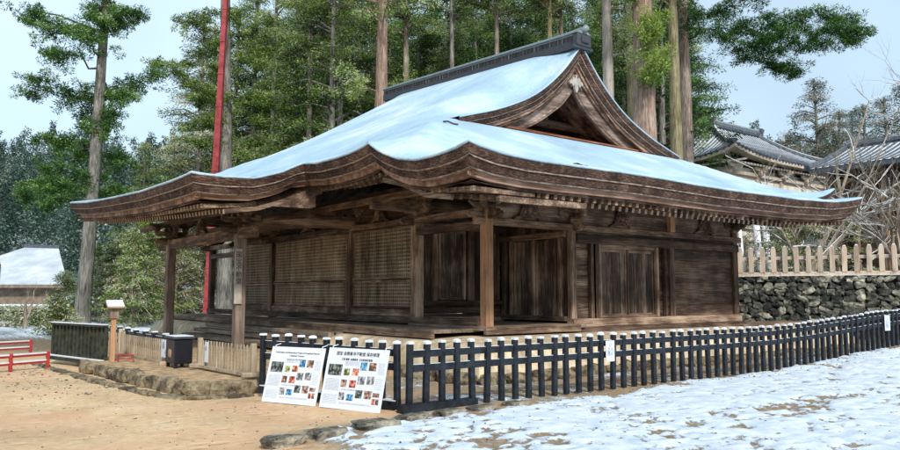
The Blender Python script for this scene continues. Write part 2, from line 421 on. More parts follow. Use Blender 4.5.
# ------------------------------------------------------------------ the hall: roof surface
XC = 16.7
def interp(tab, x):
    if x <= tab[0][0]: return tab[0][1]
    for (a, p), (b, q) in zip(tab, tab[1:]):
        if x <= b: return p + (q-p)*(x-a)/(b-a)
    return tab[-1][1]
def smooth_tab(tab):
    """monotone cubic through the points"""
    xs = [p[0] for p in tab]; ys = [p[1] for p in tab]; n = len(xs)
    d = [(ys[i+1]-ys[i])/(xs[i+1]-xs[i]) for i in range(n-1)]
    m = [d[0]] + [(d[i-1]+d[i])/2 if d[i-1]*d[i] > 0 else 0 for i in range(1, n-1)] + [d[-1]]
    def f(x):
        if x <= xs[0]: return ys[0]
        if x >= xs[-1]: return ys[-1] + m[-1]*(x-xs[-1])
        i = 0
        while x > xs[i+1]: i += 1
        h = xs[i+1]-xs[i]; t = (x-xs[i])/h
        return (2*t**3-3*t*t+1)*ys[i] + (t**3-2*t*t+t)*h*m[i] + (-2*t**3+3*t*t)*ys[i+1] + (t**3-t*t)*h*m[i+1]
    return f
P_mid = smooth_tab([(0,9.28),(2.25,7.95),(4,6.95),(5,6.42),(6.1,5.85),(7.4,5.15),(8.7,4.66),(10,4.38),(11.4,4.2)])
P_ver = smooth_tab([(0,9.22),(.8,8.30),(1.8,7.47),(3,6.87),(4.7,6.32),(5.6,6.05),(6.5,5.62),(7.4,5.15),(8.7,4.66),(10,4.38),(11.4,4.2)])
Qf = smooth_tab([(9.9,4.15),(11.6,4.55),(13.2,5.2),(14.4,5.78),(15.4,6.27),(18,7.3)])
YG, YF = 15.4, 26.0
def up_surf(x, y):
    u = abs(x-XC); wgt = max(1-sm(YG, YG+1.9, y), sm(YF-1.5, YF, y))
    return P_mid(u)*(1-wgt) + P_ver(u)*wgt + .055*max(0, y-15.4)
def low_surf(x, y):
    return min(up_surf(x, max(y, YG)) if abs(x-XC) < 4.7 and y < YG else P_ver(abs(x-XC)), Qf(y)) if y < YG else up_surf(x, y)
def far_surf(x, y):
    yy = YG - (y-YF)*1.25
    return min(P_ver(abs(x-XC)), Qf(yy)) + .055*(y-15.4)
def base(x, y):
    if y <= YG: return min(P_ver(abs(x-XC)), Qf(y)) if abs(x-XC) > 4.6 else Qf(y)
    if y <= YF: return up_surf(x, y)
    return far_surf(x, y)
T_near = [(8,4.32),(8.25,4.26),(8.7,4.19),(9.44,4.15),(10.2,4.15),(12.6,4.17),(15.5,4.13),(19,4.16),(21,4.24),(22.0,4.36),(22.6,4.47)]
T_left = [(9.9,4.32),(10.3,4.24),(10.9,4.20),(11.5,4.21),(12.1,4.32),(12.6,4.49),(12.95,4.66),(13.2,4.81),(13.45,4.75),(13.9,4.71),(14.6,4.69),(15.4,4.70),(15.9,4.75),(16.1,4.79)]
T_right = [(9.9,4.47),(11,4.5),(12,4.9),(12.6,4.95),(14,4.75),(16,4.7)]
T_verge = [(5.35,4.31),(5.6,4.29),(6.1,4.28),(6.8,4.32),(7.4,4.50),(7.75,4.68),(8,4.79)]
T_kohai = [(16.1,4.31),(16.6,4.29),(17.5,4.28),(20,4.31),(23,4.45),(26,4.62),(28.6,4.86)]
def roof_z(x, y, kind=0):
    """kind 0: natural; 1: surface just before the gable line"""
    b = Qf(y) if kind == 1 else base(x, y)
    def cn(x): return interp(T_near, x) - base(x, 9.9)
    z = b + (cn(x) if x >= 8 else 0)*math.exp(-(y-9.9)/.9)
    if y <= 19:
        yy = min(y, 16.1)
        cl = interp(T_left, yy) - (base(8, yy) + cn(8)*math.exp(-(yy-9.9)/.9))
        cl *= 1 - sm(16.1, 19, y)
        z += cl*math.exp(-max(0, x-8)/.8)
    if x > 20 and y < 18:
        xr = 22.6 if y < 12 else 25.4
        yy = min(y, 16); cr = interp(T_right, yy) - (base(xr, yy) + (cn(min(xr, 22.6)))*math.exp(-(yy-9.9)/.9))
        cr *= 1 - sm(16, 18, y)
        z += cr*math.exp(-max(0, xr-x)/.8)
        if y >= 12: z += .30*math.exp(-((y-12)/.6)**2)*math.exp(-max(0, xr-x)/.8)
    if x < 8 and y >= 16:
        def nat(x, y):
            bb = base(x, y); yy = min(y, 16.1)
            cl = (interp(T_left, yy) - (base(8, yy) + cn(8)*math.exp(-(yy-9.9)/.9)))*(1 - sm(16.1, 19, y))
            return bb + cl
        cv = (interp(T_verge, x) - nat(x, 16.1))
        zz = nat(x, y) + cv*math.exp(-(y-16.1)/1.0)
        cv0 = (interp(T_verge, 5.35) - nat(5.35, 16.1))
        ck = interp(T_kohai, y) - (nat(5.35, y) + cv0*math.exp(-(y-16.1)/1.0))
        z = zz + ck*math.exp(-(x-5.35)/.9)
    return z

def lin(a, b, h): n = max(1, round((b-a)/h)); return [a+(b-a)*i/n for i in range(n)]
RX = lin(5.35, 8, .22) + lin(8, 11, .22) + lin(11, 12, .2) + lin(12, 21.4, .25) + lin(21.4, 22.6, .2) + lin(22.6, 25.4, .28) + [25.4]
RY = lin(9.9, 12, .14) + lin(12, 13.2, .12) + lin(13.2, 15.4, .14) + lin(15.4, 16.1, .14) + lin(16.1, 26, .3) + lin(26, 28.6, .3) + lin(28.6, 30, .35) + [30.]
def inside(cx, cy):
    if cy < 12: return 8 < cx < 22.6
    if cx < 8: return 16.1 < cy < 28.6
    return cx < 25.4 and cy < 30
def surf_mesh(dz, y0=9.9, y1=30., kind=0, xr=None):
    idx = {}; vs = []; fs = []
    def vid(i, j):
        if (i, j) not in idx:
            x, y = RX[i], RY[j]; k = kind if abs(x-XC) < 4.75 else 0
            if y0 >= YG and y == YG and abs(x-XC) < 4.75: z = up_surf(x, YG+1e-4)
            else: z = roof_z(x, y, 1 if (k and y <= YG+1e-6) or (y1 <= YG and abs(x-XC) < 4.75) else 0)
            idx[i, j] = len(vs); vs.append((x, y, z+dz))
        return idx[i, j]
    for j in range(len(RY)-1):
        for i in range(len(RX)-1):
            cx, cy = (RX[i]+RX[i+1])/2, (RY[j]+RY[j+1])/2
            if not inside(cx, cy) or cy < y0 or cy > y1: continue
            if xr and not xr(cx): continue
            fs.append((vid(i, j), vid(i+1, j), vid(i+1, j+1), vid(i, j+1)))
    return vs, fs

hall = thing('temple_hall', 'old dark timber temple hall under a sweeping snow-covered bark roof', 'temple', (16.5, 21, 0))
roof = MB()
for a in ((-.055, 9.9, YG), (-.055, YG, 30.)): roof.add(*surf_mesh(*a))
roof_o = roof.build('bark_roof', M['thatch'], hall, smooth=True)
snow = MB()
snow.add(*surf_mesh(0, 9.9, YG)); snow.add(*surf_mesh(0, YG, 30.))
# underside boards
sof = MB()
def tuck(vs):
    out = []
    for x, y, z in vs:
        nx_, ny_ = x, y; e = .32
        if y < 12: nx_ = max(8+e, min(22.6-e, x)); ny_ = max(9.9+e, y)
        else:
            nx_ = min(25.4-e, x); ny_ = min(30-e, y)
            if y < 16.1+e: nx_ = max(8+e, nx_)
            else: nx_ = max(5.35+e, nx_)
            if nx_ < 8+e: ny_ = max(16.1+e, min(28.6-e, ny_))
        out.append((nx_, ny_, z))
    return out
for a_, b_ in ((9.9, YG), (YG, 30.)):
    v_, f_ = surf_mesh(-.57, a_, b_); sof.add(tuck(v_), f_)

# edge loop (plan) with resampled points
def path(pts, h=.18):
    out = []
    for (a, b) in zip(pts, pts[1:]):
        n = max(1, round(math.hypot(b[0]-a[0], b[1]-a[1])/h))
        out += [(a[0]+(b[0]-a[0])*i/n, a[1]+(b[1]-a[1])*i/n) for i in range(n)]
    return out + [pts[-1]]
corners = [(25.4,30),(25.4,12),(22.6,12),(22.6,9.9),(8,9.9),(8,16.1),(5.35,16.1),(5.35,28.6),(8,28.6),(8,30),(25.4,30)]
loop = path(corners)
def inward(k):
    """mitred unit-offset direction towards the inside of the loop"""
    n = len(loop)-1
    a = Vector(loop[(k-1) % n]); b = Vector(loop[k % n]); c = Vector(loop[(k+1) % n])
    d1 = (b-a).normalized(); d2 = (c-b).normalized()
    n1 = Vector((d1.y, -d1.x)); n2 = Vector((d2.y, -d2.x)); s = (n1+n2)
    s = s.normalized(); return s / max(.3, s.dot(n1))
inn = [inward(k) for k in range(len(loop))]
# orientation check: the inward vector at the near eave must point to +y
for k, p in enumerate(loop):
    if p[1] == 9.9 and 10 < p[0] < 20:
        if inn[k].y < 0: inn = [-v for v in inn]
        break
ezs = [roof_z(x, y) for x, y in loop]
def ring(prof, jitter=0, z_add=None):
    """prof: list of (inset, drop)"""
    rows = []
    rnd = random.Random(5)
    for ins, dr in prof:
        row = []
        for k, (x, y) in enumerate(loop):
            jj = jitter*noise.noise(Vector((x*2.3, y*2.3, dr*9)))
            row.append((x+inn[k].x*ins, y+inn[k].y*ins, ezs[k]-dr+jj))
        rows.append(row)
    m = MB(); m.strip(rows); return m
snow.strip(ring([(0,0),(-.012,.02),(-.012,.045),(.02,.06)], .008).v and [[(x+inn[k].x*i, y+inn[k].y*i, ezs[k]-d + .012*noise.noise(Vector((x*3, y*3, 1)))*(d > .03)) for k, (x, y) in enumerate(loop)] for i, d in ((0,0),(-.015,.018),(-.015,.048),(.02,.062))])
ring([(.02,.045),(.0,.06),(.012,.12),(.04,.21),(.09,.215)], .012).build('shingle_edge', M['thatch'], roof_o)
ring([(.075,.212),(.062,.215),(.062,.245),(.1,.248)], .004).build('shingle_lip', M['edge_line'], roof_o)
ring([(.09,.245),(.105,.30),(.135,.385),(.2,.388)], .014).build('shingle_edge', M['thatch'], roof_o)
ring([(.19,.386),(.165,.386),(.165,.415),(.26,.418)], .002).build('shingle_lip', M['edge_line'], roof_o)
ring([(.27,.416),(.25,.418),(.265,.52),(.36,.525)], .0).build('eave_board', M['pink_x'], roof_o)
sof.build('roof_soffit', M['wood_y'], roof_o, smooth=True)

# ---- gable: verge bands, barge boards, pendant, wall
UG = 4.72
def gable_pts(y, n=30):
    return [(XC + UG*(-1 + 2*i/(2*n)), y) for i in range(2*n+1)]
def vz(x): return P_ver(abs(x-XC)) if abs(x-XC) > .35 else P_ver(.35) + (P_ver(0)-P_ver(.35))*(1-abs(x-XC)/.35)
def vslope(x):
    e = .05; return (P_ver(abs(x-XC)+e) - P_ver(max(0, abs(x-XC)-e)))/(2*e if abs(x-XC) > e else e)
def verge(prof, x_ext=0, name='verge_shingle_edge', mat='thatch', parent=None, th=True, smooth=False):
    rows = []
    pts = gable_pts(0)
    for yy, dr in prof:
        row = []
        for (x, _) in pts:
            k = math.sqrt(1+min(1.6, abs(vslope(x)))**2)
            z = vz(x) - dr*k + .012*noise.noise(Vector((x*3, dr*7, 3)))
            row.append((x, yy, z))
        rows.append(row)
    m = MB(); m.strip(rows); return m.build(name, M[mat], parent or roof_o, smooth=smooth)
snow.strip([[(x, yy, vz(x)-dr*math.sqrt(1+vslope(x)**2)) for x, _ in gable_pts(0)] for yy, dr in ((YG,0),(15.24,.0),(15.2,.012),(15.2,.04),(15.26,.05))])
snow_o = snow.build('roof_snow', M['snow'], roof_o, smooth=True)
verge([(15.26,.035),(15.22,.05),(15.235,.13),(15.26,.18),(15.32,.185)])
verge([(15.29,.182),(15.28,.185),(15.28,.205),(15.34,.208)], mat='edge_line', name='verge_lip')
verge([(15.31,.205),(15.32,.25),(15.36,.32),(15.42,.325)])
verge([(15.39,.322),(15.38,.325),(15.38,.345),(15.46,.348)], mat='edge_line', name='verge_lip')
verge([(15.44,.345),(15.45,.44),(15.56,.445),(15.56,.34)], mat='pink_x', name='verge_board')
verge([(15.50,.44),(15.505,.50),(15.62,.505)], mat='mwood_x', name='verge_board')
# barge boards: two curved planks meeting at the apex, lower edge moulded
for sgn in (-1, 1):
    rows = []
    us = [i/26*4.55 for i in range(27)]
    def bz(u, dr):
        sl = abs(vslope(XC+max(u, .1))); return P_ver(max(u, .35)) + (.35-min(u, .35))*1.15 - dr*math.sqrt(1+min(1.5, sl)**2)
    for yy, d0, d1 in ((15.60,.50,.5),(15.58,.51,.51),(15.58,.86,.70),(15.61,.88,.72),(15.70,.88,.72),(15.70,.5,.5)):
        rows.append([(XC+sgn*u, yy, bz(u, d0 + (d1-d0)*u/4.55)) for u in us])
    m = MB(); m.strip(rows); m.build('barge_board', M['bargeboard'], roof_o)
    rows = [[(XC+sgn*u, yy, bz(u, d + (-.0-.14*(d > .6))*u/4.55)) for u in us] for yy, d in ((15.565,.76),(15.555,.78),(15.555,.80),(15.565,.82))]
    m = MB(); m.strip(rows); m.build('barge_moulding', M['carve'], roof_o)
# soffit under the verge with sloping boards and purlins
m = MB(); m.strip([[(x, yy, vz(x)-.46*math.sqrt(1+vslope(x)**2)) for x, _ in gable_pts(0)] for yy in (15.56, 17.3)]); m.build('gable_soffit', M['pink_y'], roof_o)
for sgn in (-1, 1):
    for yy in (15.95, 16.3, 16.65):
        us = [.2 + i/14*3.9 for i in range(15)]
        m = MB(); m.strip([[(XC+sgn*u, yy+a, P_ver(u)-(.47+b)*math.sqrt(1+min(1.5, abs(vslope(XC+u)))**2)) for u in us] for a, b in ((0,0),(0,.11),(.12,.11),(.12,0))])
        m.build('gable_rafter', M['pink_x'], roof_o)
m = MB()
xs = [XC-4.4+i*.2 for i in range(45)]
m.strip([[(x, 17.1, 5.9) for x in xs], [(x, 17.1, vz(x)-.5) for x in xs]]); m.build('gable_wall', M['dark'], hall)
m = MB()
m.beam((XC-2.2,16.95,6.85),(XC-2.2,16.95,6.6),.2,.2,(0,1,0)); m.cbox(XC-2.9,XC+2.9,16.8,17.05,6.95,7.2); m.build('gable_beam', M['wood_x'], hall)
m = MB(); m.cbox(XC-.13,XC+.13,16.8,17.0,7.2,8.4); m.cbox(XC-1.3,XC+1.3,16.78,16.98,7.75,7.92); m.build('gable_strut', M['wood_v'], hall)
# roof bed under the gable and the reddish plank along it
m = MB(); m.add(*[[(x, y, 6.262 + (y-15.4)*.06) for y in (15.3, 17.3) for x in (XC-4.6, XC+4.6)], [(0,1,3,2)]]); m.build('gable_floor', M['red_plank'], hall)
m = MB()
m.beam((XC-2.9,15.50,6.32),(XC+3.4,15.50,6.30),.10,.09); m.build('gable_foot_plank', M['red_plank'], hall)
m = MB(); m.beam((XC-3.1,15.95,6.36),(XC+3.3,15.95,6.36),.14,.10); m.build('gable_foot_plank', M['red_plank'], hall)
# pendant: pale carved three-lobed gegyo
out = [(0,.36),(.05,.30),(.04,.2),(.13,.24),(.20,.20),(.23,.10),(.32,.10),(.38,.0),(.33,-.07),(.26,-.02),(.22,-.10),(.17,-.14),(.12,-.06),(.09,-.02),(.10,-.22),(.05,-.32),(0,-.38)]
out = out + [(-x, z) for x, z in out[1:-1]][::-1]
m = MB(); m.prism(out, lambda u, v, t: (XC+u*.78, t, 8.05+v*.78), 15.44, 15.52); m.build('gable_pendant', M['pale_carve'], roof_o)

# ---- ridge
rg = thing_ridge = MB()
def rz(y): return P_mid(0) + .055*max(0, y-15.4) - .06
def ridge_band(x, z0, z1, y0=15.30, y1=26.0, zz=0, dxn=0):
    m = MB(); n = 20
    for k in range(n):
        a = y0+(y1-y0)*k/n; b = y0+(y1-y0)*(k+1)/n
        za, zb = rz(a), rz(b)
        m.add([(XC-x,a,za+z0),(XC+x,a,za+z0),(XC+x,b,zb+z0),(XC-x,b,zb+z0),(XC-x,a,za+z1),(XC+x,a,za+z1),(XC+x,b,zb+z1),(XC-x,b,zb+z1)],
              [(0,3,2,1),(4,5,6,7),(1,2,6,5),(3,0,4,7)] + ([(0,1,5,4)] if k == 0 else []) + ([(2,3,7,6)] if k == n-1 else []))
    return m
rd = ridge_band(.24, -.15, .08).build('ridge', M['ridge'], hall)
ridge_band(.20, .08, .25, 15.32).build('ridge_boards', M['ridge'], rd)
m = MB()
for k in range(60):
    y = 15.45 + k*.175; m.box(XC-.212, XC-.198, y, y+.04, rz(y)+.09, rz(y)+.245)
m.build('ridge_slats', M['mwood_v'], rd)
ridge_band(.25, .25, .28, 15.25).build('ridge_cap', M['ridgecap'], rd)
ridge_band(.30, .295, .33, 15.12).build('ridge_cap', M['ridgecap'], rd)
ridge_band(.23, .33, .37, 15.12).build('ridge_cap', M['ridgecap'], rd)
m = MB(); m.tube([(XC, 14.98, rz(15.2)+.45), (XC, 15.12, rz(15.2)+.41)] + [(XC, 15.12+(26-15.12)*k/12, rz(15.12+(26-15.12)*k/12)+.38) for k in range(1, 13)], .10, 10); m.build('ridge_cap', M['ridgecap'], rd, smooth=True)
m = MB(); m.cbox(XC-.30, XC+.30, 15.08, 15.32, rz(15.2)-.12, rz(15.2)+.27, .03); m.cbox(XC-.15, XC+.15, 15.03, 15.08, rz(15.2)-.02, rz(15.2)+.2, .02)
m.cbox(XC-.42, XC+.42, 15.12, 15.28, rz(15.2)-.20, rz(15.2)-.10, .02); m.build('ridge_end_block', M['ridge'], rd)
# ------------------------------------------------------------------ the hall: body
def sz(x, y): return roof_z(x, y) - .60
rnd = random.Random(11)
def rafters():
    """the lower tiers of the right-hand and porch eaves as single rafters, all the others as one part"""
    rest = MB()
    def one(ax, c, a, b, dz, w_, h_, single, tip):
        pts = [a + (b-a)*i/3 for i in range(4)]
        f = (lambda q: (c, q, min(sz(c, q), 4.9)+dz)) if ax == 'y' else (lambda q: (q, c, sz(q, c)+dz))
        m = MB() if single else rest
        for p, q in zip(pts, pts[1:]): m.beam(f(p), f(q), w_, h_)
        if single: r = m.build('rafter', M['mwood_y' if ax == 'y' else 'mwood_x'], hall)
        p0, p1 = f(a), f(a+.05); d_ = Vector(p1) - Vector(p0); d_.normalize()
        t = MB() if single else rest
        if tip and single: t.beam(Vector(p0)-d_*.012, Vector(p0)-d_*.001, w_+.003, h_+.003); t.build('rafter_end', M['tip'], r)
    x = 8.45
    while x < 22.3:
        one('y', x, 10.28, 11.9, -.09, .08, .09, False, False)
        if x < 20.95: one('y', x, 10.95, 13.3, -.22, .075, .10, x > 11, True)
        x += .225
    y = 10.3
    while y < 29.5:
        if y < 16 or y > 16.2:
            one('x', y, 8.38, 9.9, -.09, .08, .09, False, False); one('x', y, 9.0, 11.3, -.22, .09, .11, False, False)
        y += .235
    y = 16.55
    while y < 28.3:
        one('x', y, 5.73, 7.0, -.09, .08, .09, False, False); one('x', y, 6.25, 8.7, -.22, .075, .10, True, True)
        y += .225
    o = rest.build('rafter', M['mwood_y'], hall); o['kind'] = 'stuff'
rafters()

def column(x, y, z0, z1, w, mat, base=True):
    m = MB(); m.cbox(x-w/2, x+w/2, y-w/2, y+w/2, z0, z1, w*.09); o = m.build('column', M[mat], hall)
    if base:
        b = MB(); b.cbox(x-w*.85, x+w*.85, y-w*.85, y+w*.85, z0-.12, z0, .03); b.build('base_stone', M['rock_grey'], o)
    return o
for y in (15.7, 19.0, 24.3, 27.1): column(11, y, .9, 3.62, .26, 'mwood_v', False)
column(11, 30.2, .9, 3.62, .22, 'wood_v', False); column(8.6+2.4, 33.0-2.8+.0001, .5, .9, .3, 'wood_v', False)
column(11.02, 13, .88, 3.62, .23, 'pillar_new', False)
column(13.78, 13, .9, 3.62, .17, 'mwood_v', False)
column(17.72, 13, .9, 3.2, .20, 'wood_v', False)
column(20.86, 13, .75, 3.62, .22, 'wood_v', False)
for y in (18.87, 24.6): column(7.6, y, .28, 3.42, .26, 'pillar_old')

def curl_nose(m, p, axis, sgn, s=1.):
    """carved beam nose: profile in the vertical plane of axis"""
    out = [(0,-.10),(.16,-.10),(.24,-.05),(.30,-.09),(.36,-.03),(.33,.04),(.27,.03),(.25,.08),(.17,.10),(0,.11)]
    if axis == 'x': m.prism([(sgn*u*s, v*s) for u, v in out], lambda u, v, t: (p[0]+u, p[1]+t, p[2]+v), -.055, .055)
    else: m.prism([(sgn*u*s, v*s) for u, v in out], lambda u, v, t: (p[0]+t, p[1]+u, p[2]+v), -.055, .055)
def boat(m, x, y, z, L, h, w, axis):
    out = [(-L/2, h), (-L/2, h*.5), (-L*.38, 0), (L*.38, 0), (L/2, h*.5), (L/2, h)]
    if axis == 'x': m.prism(out, lambda u, v, t: (x+u, y+t, z+v), -w/2, w/2)
    else: m.prism(out, lambda u, v, t: (x+t, y+u, z+v), -w/2, w/2)
def block(m, x, y, z, w, h):
    a, b = w/2, w*.36
    m.add([(x-b,y-b,z),(x+b,y-b,z),(x+b,y+b,z),(x-b,y+b,z)] + [(x-a,y-a,z+h*.45),(x+a,y-a,z+h*.45),(x+a,y+a,z+h*.45),(x-a,y+a,z+h*.45)] + [(x-a,y-a,z+h),(x+a,y-a,z+h),(x+a,y+a,z+h),(x-a,y+a,z+h)],
          [(0,3,2,1),(0,1,5,4),(1,2,6,5),(2,3,7,6),(3,0,4,7),(4,5,9,8),(5,6,10,9),(6,7,11,10),(7,4,8,11),(8,9,10,11)])
def bracket(x, y, z, L=.95, axes='xy', noses=()):
    m = MB(); block(m, x, y, z, .30, .17)
    for a in axes: boat(m, x, y, z+.10 + (.003 if a == 'y' else 0), L, .15, .10, a)
    for a in axes:
        for s in (-1, 0, 1):
            if s == 0 and a == 'y' and 'x' in axes: continue
            dx, dy = (s*L*.42, 0) if a == 'x' else (0, s*L*.42)
            block(m, x+dx, y+dy, z+.255, .165, .12)
    for a in axes: boat(m, x, y, z+.37 + (.003 if a == 'y' else 0), L*1.3, .12, .095, a)
    for a, s in noses: curl_nose(m, (x + (.12*s if a == 'x' else 0), y + (.12*s if a == 'y' else 0), z-.08), a, s, 1.15)
    return m.build('bracket_set', M['carve'], hall)
bracket(11.02, 13, 3.56, 1.0, 'xy', (('x', -1), ('y', -1)))
bracket(13.78, 13, 3.42, .95, 'xy', (('y', -1),))
bracket(20.86, 13, 3.52, .9, 'xy')
for y in (15.7, 19., 24.3, 27.1, 30.2): bracket(11, y, 3.60, .95, 'xy', (('x', -1),))
for y in (18.87, 24.6): bracket(7.6, y, 3.42, 1.05, 'xy', (('x', -1), ('y', -1), ('y', 1)))
# diagonal corner arm with whitened nosings at the near corner
for k, zz in enumerate((3.66, 3.80)):
    m = MB(); m.beam((11.3, 13.3, zz), (10.15-.3*k, 12.13-.3*k, zz+.02), .12, .12); m.build('corner_arm', M['carve'], hall)
for k in range(3):
    for a_, b_, c_ in ((10.20+k*.16, 10.29+k*.16, 3.74), (11.42+k*.18, 11.52+k*.18, 3.72)):
        t = MB(); t.cbox(a_, b_, 12.12, 12.16, c_, c_+.09, .006); t.build('white_nosing', M['white_post'], hall)

# beams on the right-hand face (y = 13)
def beam(name, mat, *b, c=.012):
    m = MB(); m.cbox(*b, c); return m.build(name, M[mat], hall)
beam('eave_purlin', 'mwood_x', 9.6, 22.2, 12.92, 13.1, 4.03, 4.19)
beam('frieze_board', 'mwood_x', 11.1, 20.8, 12.99, 13.05, 3.40, 4.05)
beam('head_beam', 'mwood_x', 10.7, 21.2, 12.90, 13.12, 3.24, 3.40)
beam('lintel', 'wood_x', 13.86, 20.98, 12.86, 12.99, 2.94, 3.16)
beam('lintel', 'wood_x', 13.86, 20.8, 12.95, 13.03, 3.16, 3.24)
beam('sill', 'mwood_x', 13.68, 21.0, 12.84, 13.1, .86, 1.07)
beam('sill', 'wood_x', 13.6, 21.05, 12.74, 13.1, .72, .86)
beam('veranda_slab', 'mwood_x', 20.2, 24.2, 12.3, 13.4, .70, .80)
def kaeru(x, y, z0, h=.46, ax='x'):
    out = [(-.58,0),(-.52,.05),(-.40,.08),(-.30,.20),(-.24,.36),(-.14,.44),(0,.46),(.14,.44),(.24,.36),(.30,.20),(.40,.08),(.52,.05),(.58,0),(.36,0),(.28,.06),(-.28,.06),(-.36,0)]
    m = MB()
    f = (lambda u, v, t: (x+u*.9, y-t, z0+v*h/.46)) if ax == 'x' else (lambda u, v, t: (x-t, y+u*.9, z0+v*h/.46))
    m.prism(out, f, -.02, .09)
    o = m.build('frog_leg_strut', M['carve'], hall)
    d = MB(); r_ = random.Random(int(x*10+y))
    for i in range(7):
        a = i/7*2*math.pi; cx, cz = .13*math.cos(a), .20 + .10*math.sin(a)
        pts = [f(cx+.055*math.cos(a+k*1.1)*(1-k*.12), cz+.055*math.sin(a+k*1.1)*(1-k*.12), .105) for k in range(6)]
        d.tube(pts, .02, 5)
    d.tube([f(-.3, .1, .1), f(-.2, .25, .1), f(-.1, .36, .1), f(.1, .36, .1), f(.2, .25, .1), f(.3, .1, .1)], .022, 5)
    d.build('strut_carving', M['mwood_x'], o)
for x, h in ((12.3, .54), (15.65, .52), (19.35, .52)): kaeru(x, 12.99, 3.40, h)
beam('short_post', 'pillar_new', 17.62, 17.84, 12.86, 13.0, 3.40, 4.03)

def boards_x(name, x0, x1, y, z0, z1, n, mat='wood_x', vert=False, th=.03, seed=1):
    m = MB(); r_ = random.Random(seed)
    for k in range(n):
        d = r_.uniform(-.010, .010)
        if vert: a = x0+(x1-x0)*k/n; m.cbox(a+.003, x0+(x1-x0)*(k+1)/n-.003, y+d-th, y+d, z0, z1, .005)
        else: a = z0+(z1-z0)*k/n; m.cbox(x0, x1, y+d-th, y+d, a+.003, z0+(z1-z0)*(k+1)/n-.003, .005)
    return m.build(name, M[mat], hall)
def boards_y(name, y0, y1, x, z0, z1, n, mat='wood_v', vert=True, th=.03, seed=2):
    m = MB(); r_ = random.Random(seed)
    for k in range(n):
        d = r_.uniform(-.010, .010)
        if vert: a = y0+(y1-y0)*k/n; m.cbox(x+d-th, x+d, a+.003, y0+(y1-y0)*(k+1)/n-.003, z0, z1, .005)
        else: a = z0+(z1-z0)*k/n; m.cbox(x+d-th, x+d, y0, y1, a+.003, z0+(z1-z0)*(k+1)/n-.003, .005)
    return m.build(name, M[mat], hall)
# right face bays
boards_x('board_wall', 13.87, 14.46, 13.02, 1.07, 2.94, 7, 'mwood_x', seed=3)
boards_x('board_wall', 16.95, 17.63, 13.02, 1.07, 2.94, 7, 'wood_x', seed=4)
boards_x('board_wall', 17.81, 20.76, 13.02, 1.07, 2.94, 6, 'wood_x', seed=5)
def post(x, y, z0, z1, w, mat='mwood_v', d=.12):
    m = MB(); m.cbox(x-w/2, x+w/2, y-d, y, z0, z1, .012); return m.build('door_post', M[mat], hall)
post(14.38, 12.97, 1.07, 2.94, .11, 'wood_v'); post(14.62, 12.94, 1.07, 2.94, .10)
post(17.0, 12.97, 1.07, 2.94, .10); post(17.36, 12.98, 1.07, 2.94, .07, 'wood_v')
def door_x(x0, x1, y, z0, z1, seed):
    o = boards_x('door', x0, x1, y, z0, z1, 4, 'door', True, .04, seed)
    m = MB(); f = .065
    for a_, b_ in ((x0, x0+f), (x1-f, x1)):
        m = MB(); m.cbox(a_, b_, y-.07, y-.03, z0, z1, .01); m.build('door_stile', M['mwood_v'], o)
    for a_, b_ in ((z0, z0+.07), (z1-.08, z1)):
        m = MB(); m.cbox(x0+f, x1-f, y-.066, y-.03, a_, b_, .01); m.build('door_rail', M['mwood_x'], o)
door_x(14.74, 15.78, 13.0, 1.10, 2.84, 6); door_x(15.82, 16.90, 13.0, 1.10, 2.84, 7)
beam('door_head', 'mwood_x', 14.68, 16.95, 12.90, 13.0, 2.84, 2.94)
beam('door_sill', 'mwood_x', 14.68, 16.95, 12.88, 13.0, 1.07, 1.13)

# recessed porch at the near corner: back wall (y = 15.7) and side wall (x = 13.8)
boards_x('board_wall', 11.1, 13.8, 15.72, 1.0, 1.5, 3, 'wood_x', seed=8)
boards_x('board_wall', 11.1, 13.8, 15.72, 3.42, 4.6, 5, 'wood_x', seed=9)
door_x(11.62, 12.52, 15.68, 1.52, 3.34, 10)
boards_x('board_wall', 11.05, 11.6, 15.70, 1.5, 3.42, 3, 'wood_v', True, seed=40)
post(11.50, 15.68, 1.5, 3.42, .14, 'mwood_v'); post(12.66, 15.66, 1.5, 3.42, .18, 'wood_v'); post(13.55, 15.66, 1.5, 3.42, .2, 'wood_v')
boards_x('board_wall', 12.75, 13.45, 15.70, 1.5, 3.42, 4, 'wood_v', True, seed=12)
beam('lintel', 'wood_x', 11.1, 13.8, 15.52, 15.66, 3.34, 3.52)
beam('lintel', 'wood_x', 11.1, 13.8, 15.48, 15.64, 1.38, 1.5)
beam('lintel', 'mwood_x', 11.1, 13.8, 15.5, 15.66, .95, 1.06)
boards_y('board_wall', 13.12, 15.7, 13.84, 1.0, 4.5, 9, 'wood_v', seed=14)
for k, (a, b) in enumerate(((13.48, 14.22), (14.32, 15.06))):
    o = boards_y('door', a, b, 13.79, 1.12, 3.05, 3, 'door', seed=20+k)
    for a_ in (a, b-.06):
        m = MB(); m.cbox(13.72, 13.77, a_, a_+.06, 1.12, 3.05, .01); m.build('door_stile', M['mwood_v'], o)
for y_, w_ in ((13.36, .13), (14.27, .07), (15.15, .12), (15.4, .09)):
    m = MB(); m.cbox(13.68, 13.80, y_-w_/2, y_+w_/2, 1.0, 3.15, .012); m.build('door_post', M['mwood_v'], hall)
m = MB(); m.cbox(13.64, 13.8, 13.1, 15.6, 3.08, 3.24, .012); m.build('door_head', M['mwood_y'], hall)
m = MB(); m.cbox(13.62, 13.8, 13.1, 15.6, 1.0, 1.12, .012); m.build('door_sill', M['mwood_y'], hall)
m = MB(); m.cbox(10.72, 13.9, 12.66, 15.7, .86, .95, .01); m.build('porch_floor', M['floor'], hall)
beam('floor_edge', 'mwood_x', 10.66, 13.66, 12.60, 12.70, .78, .952)
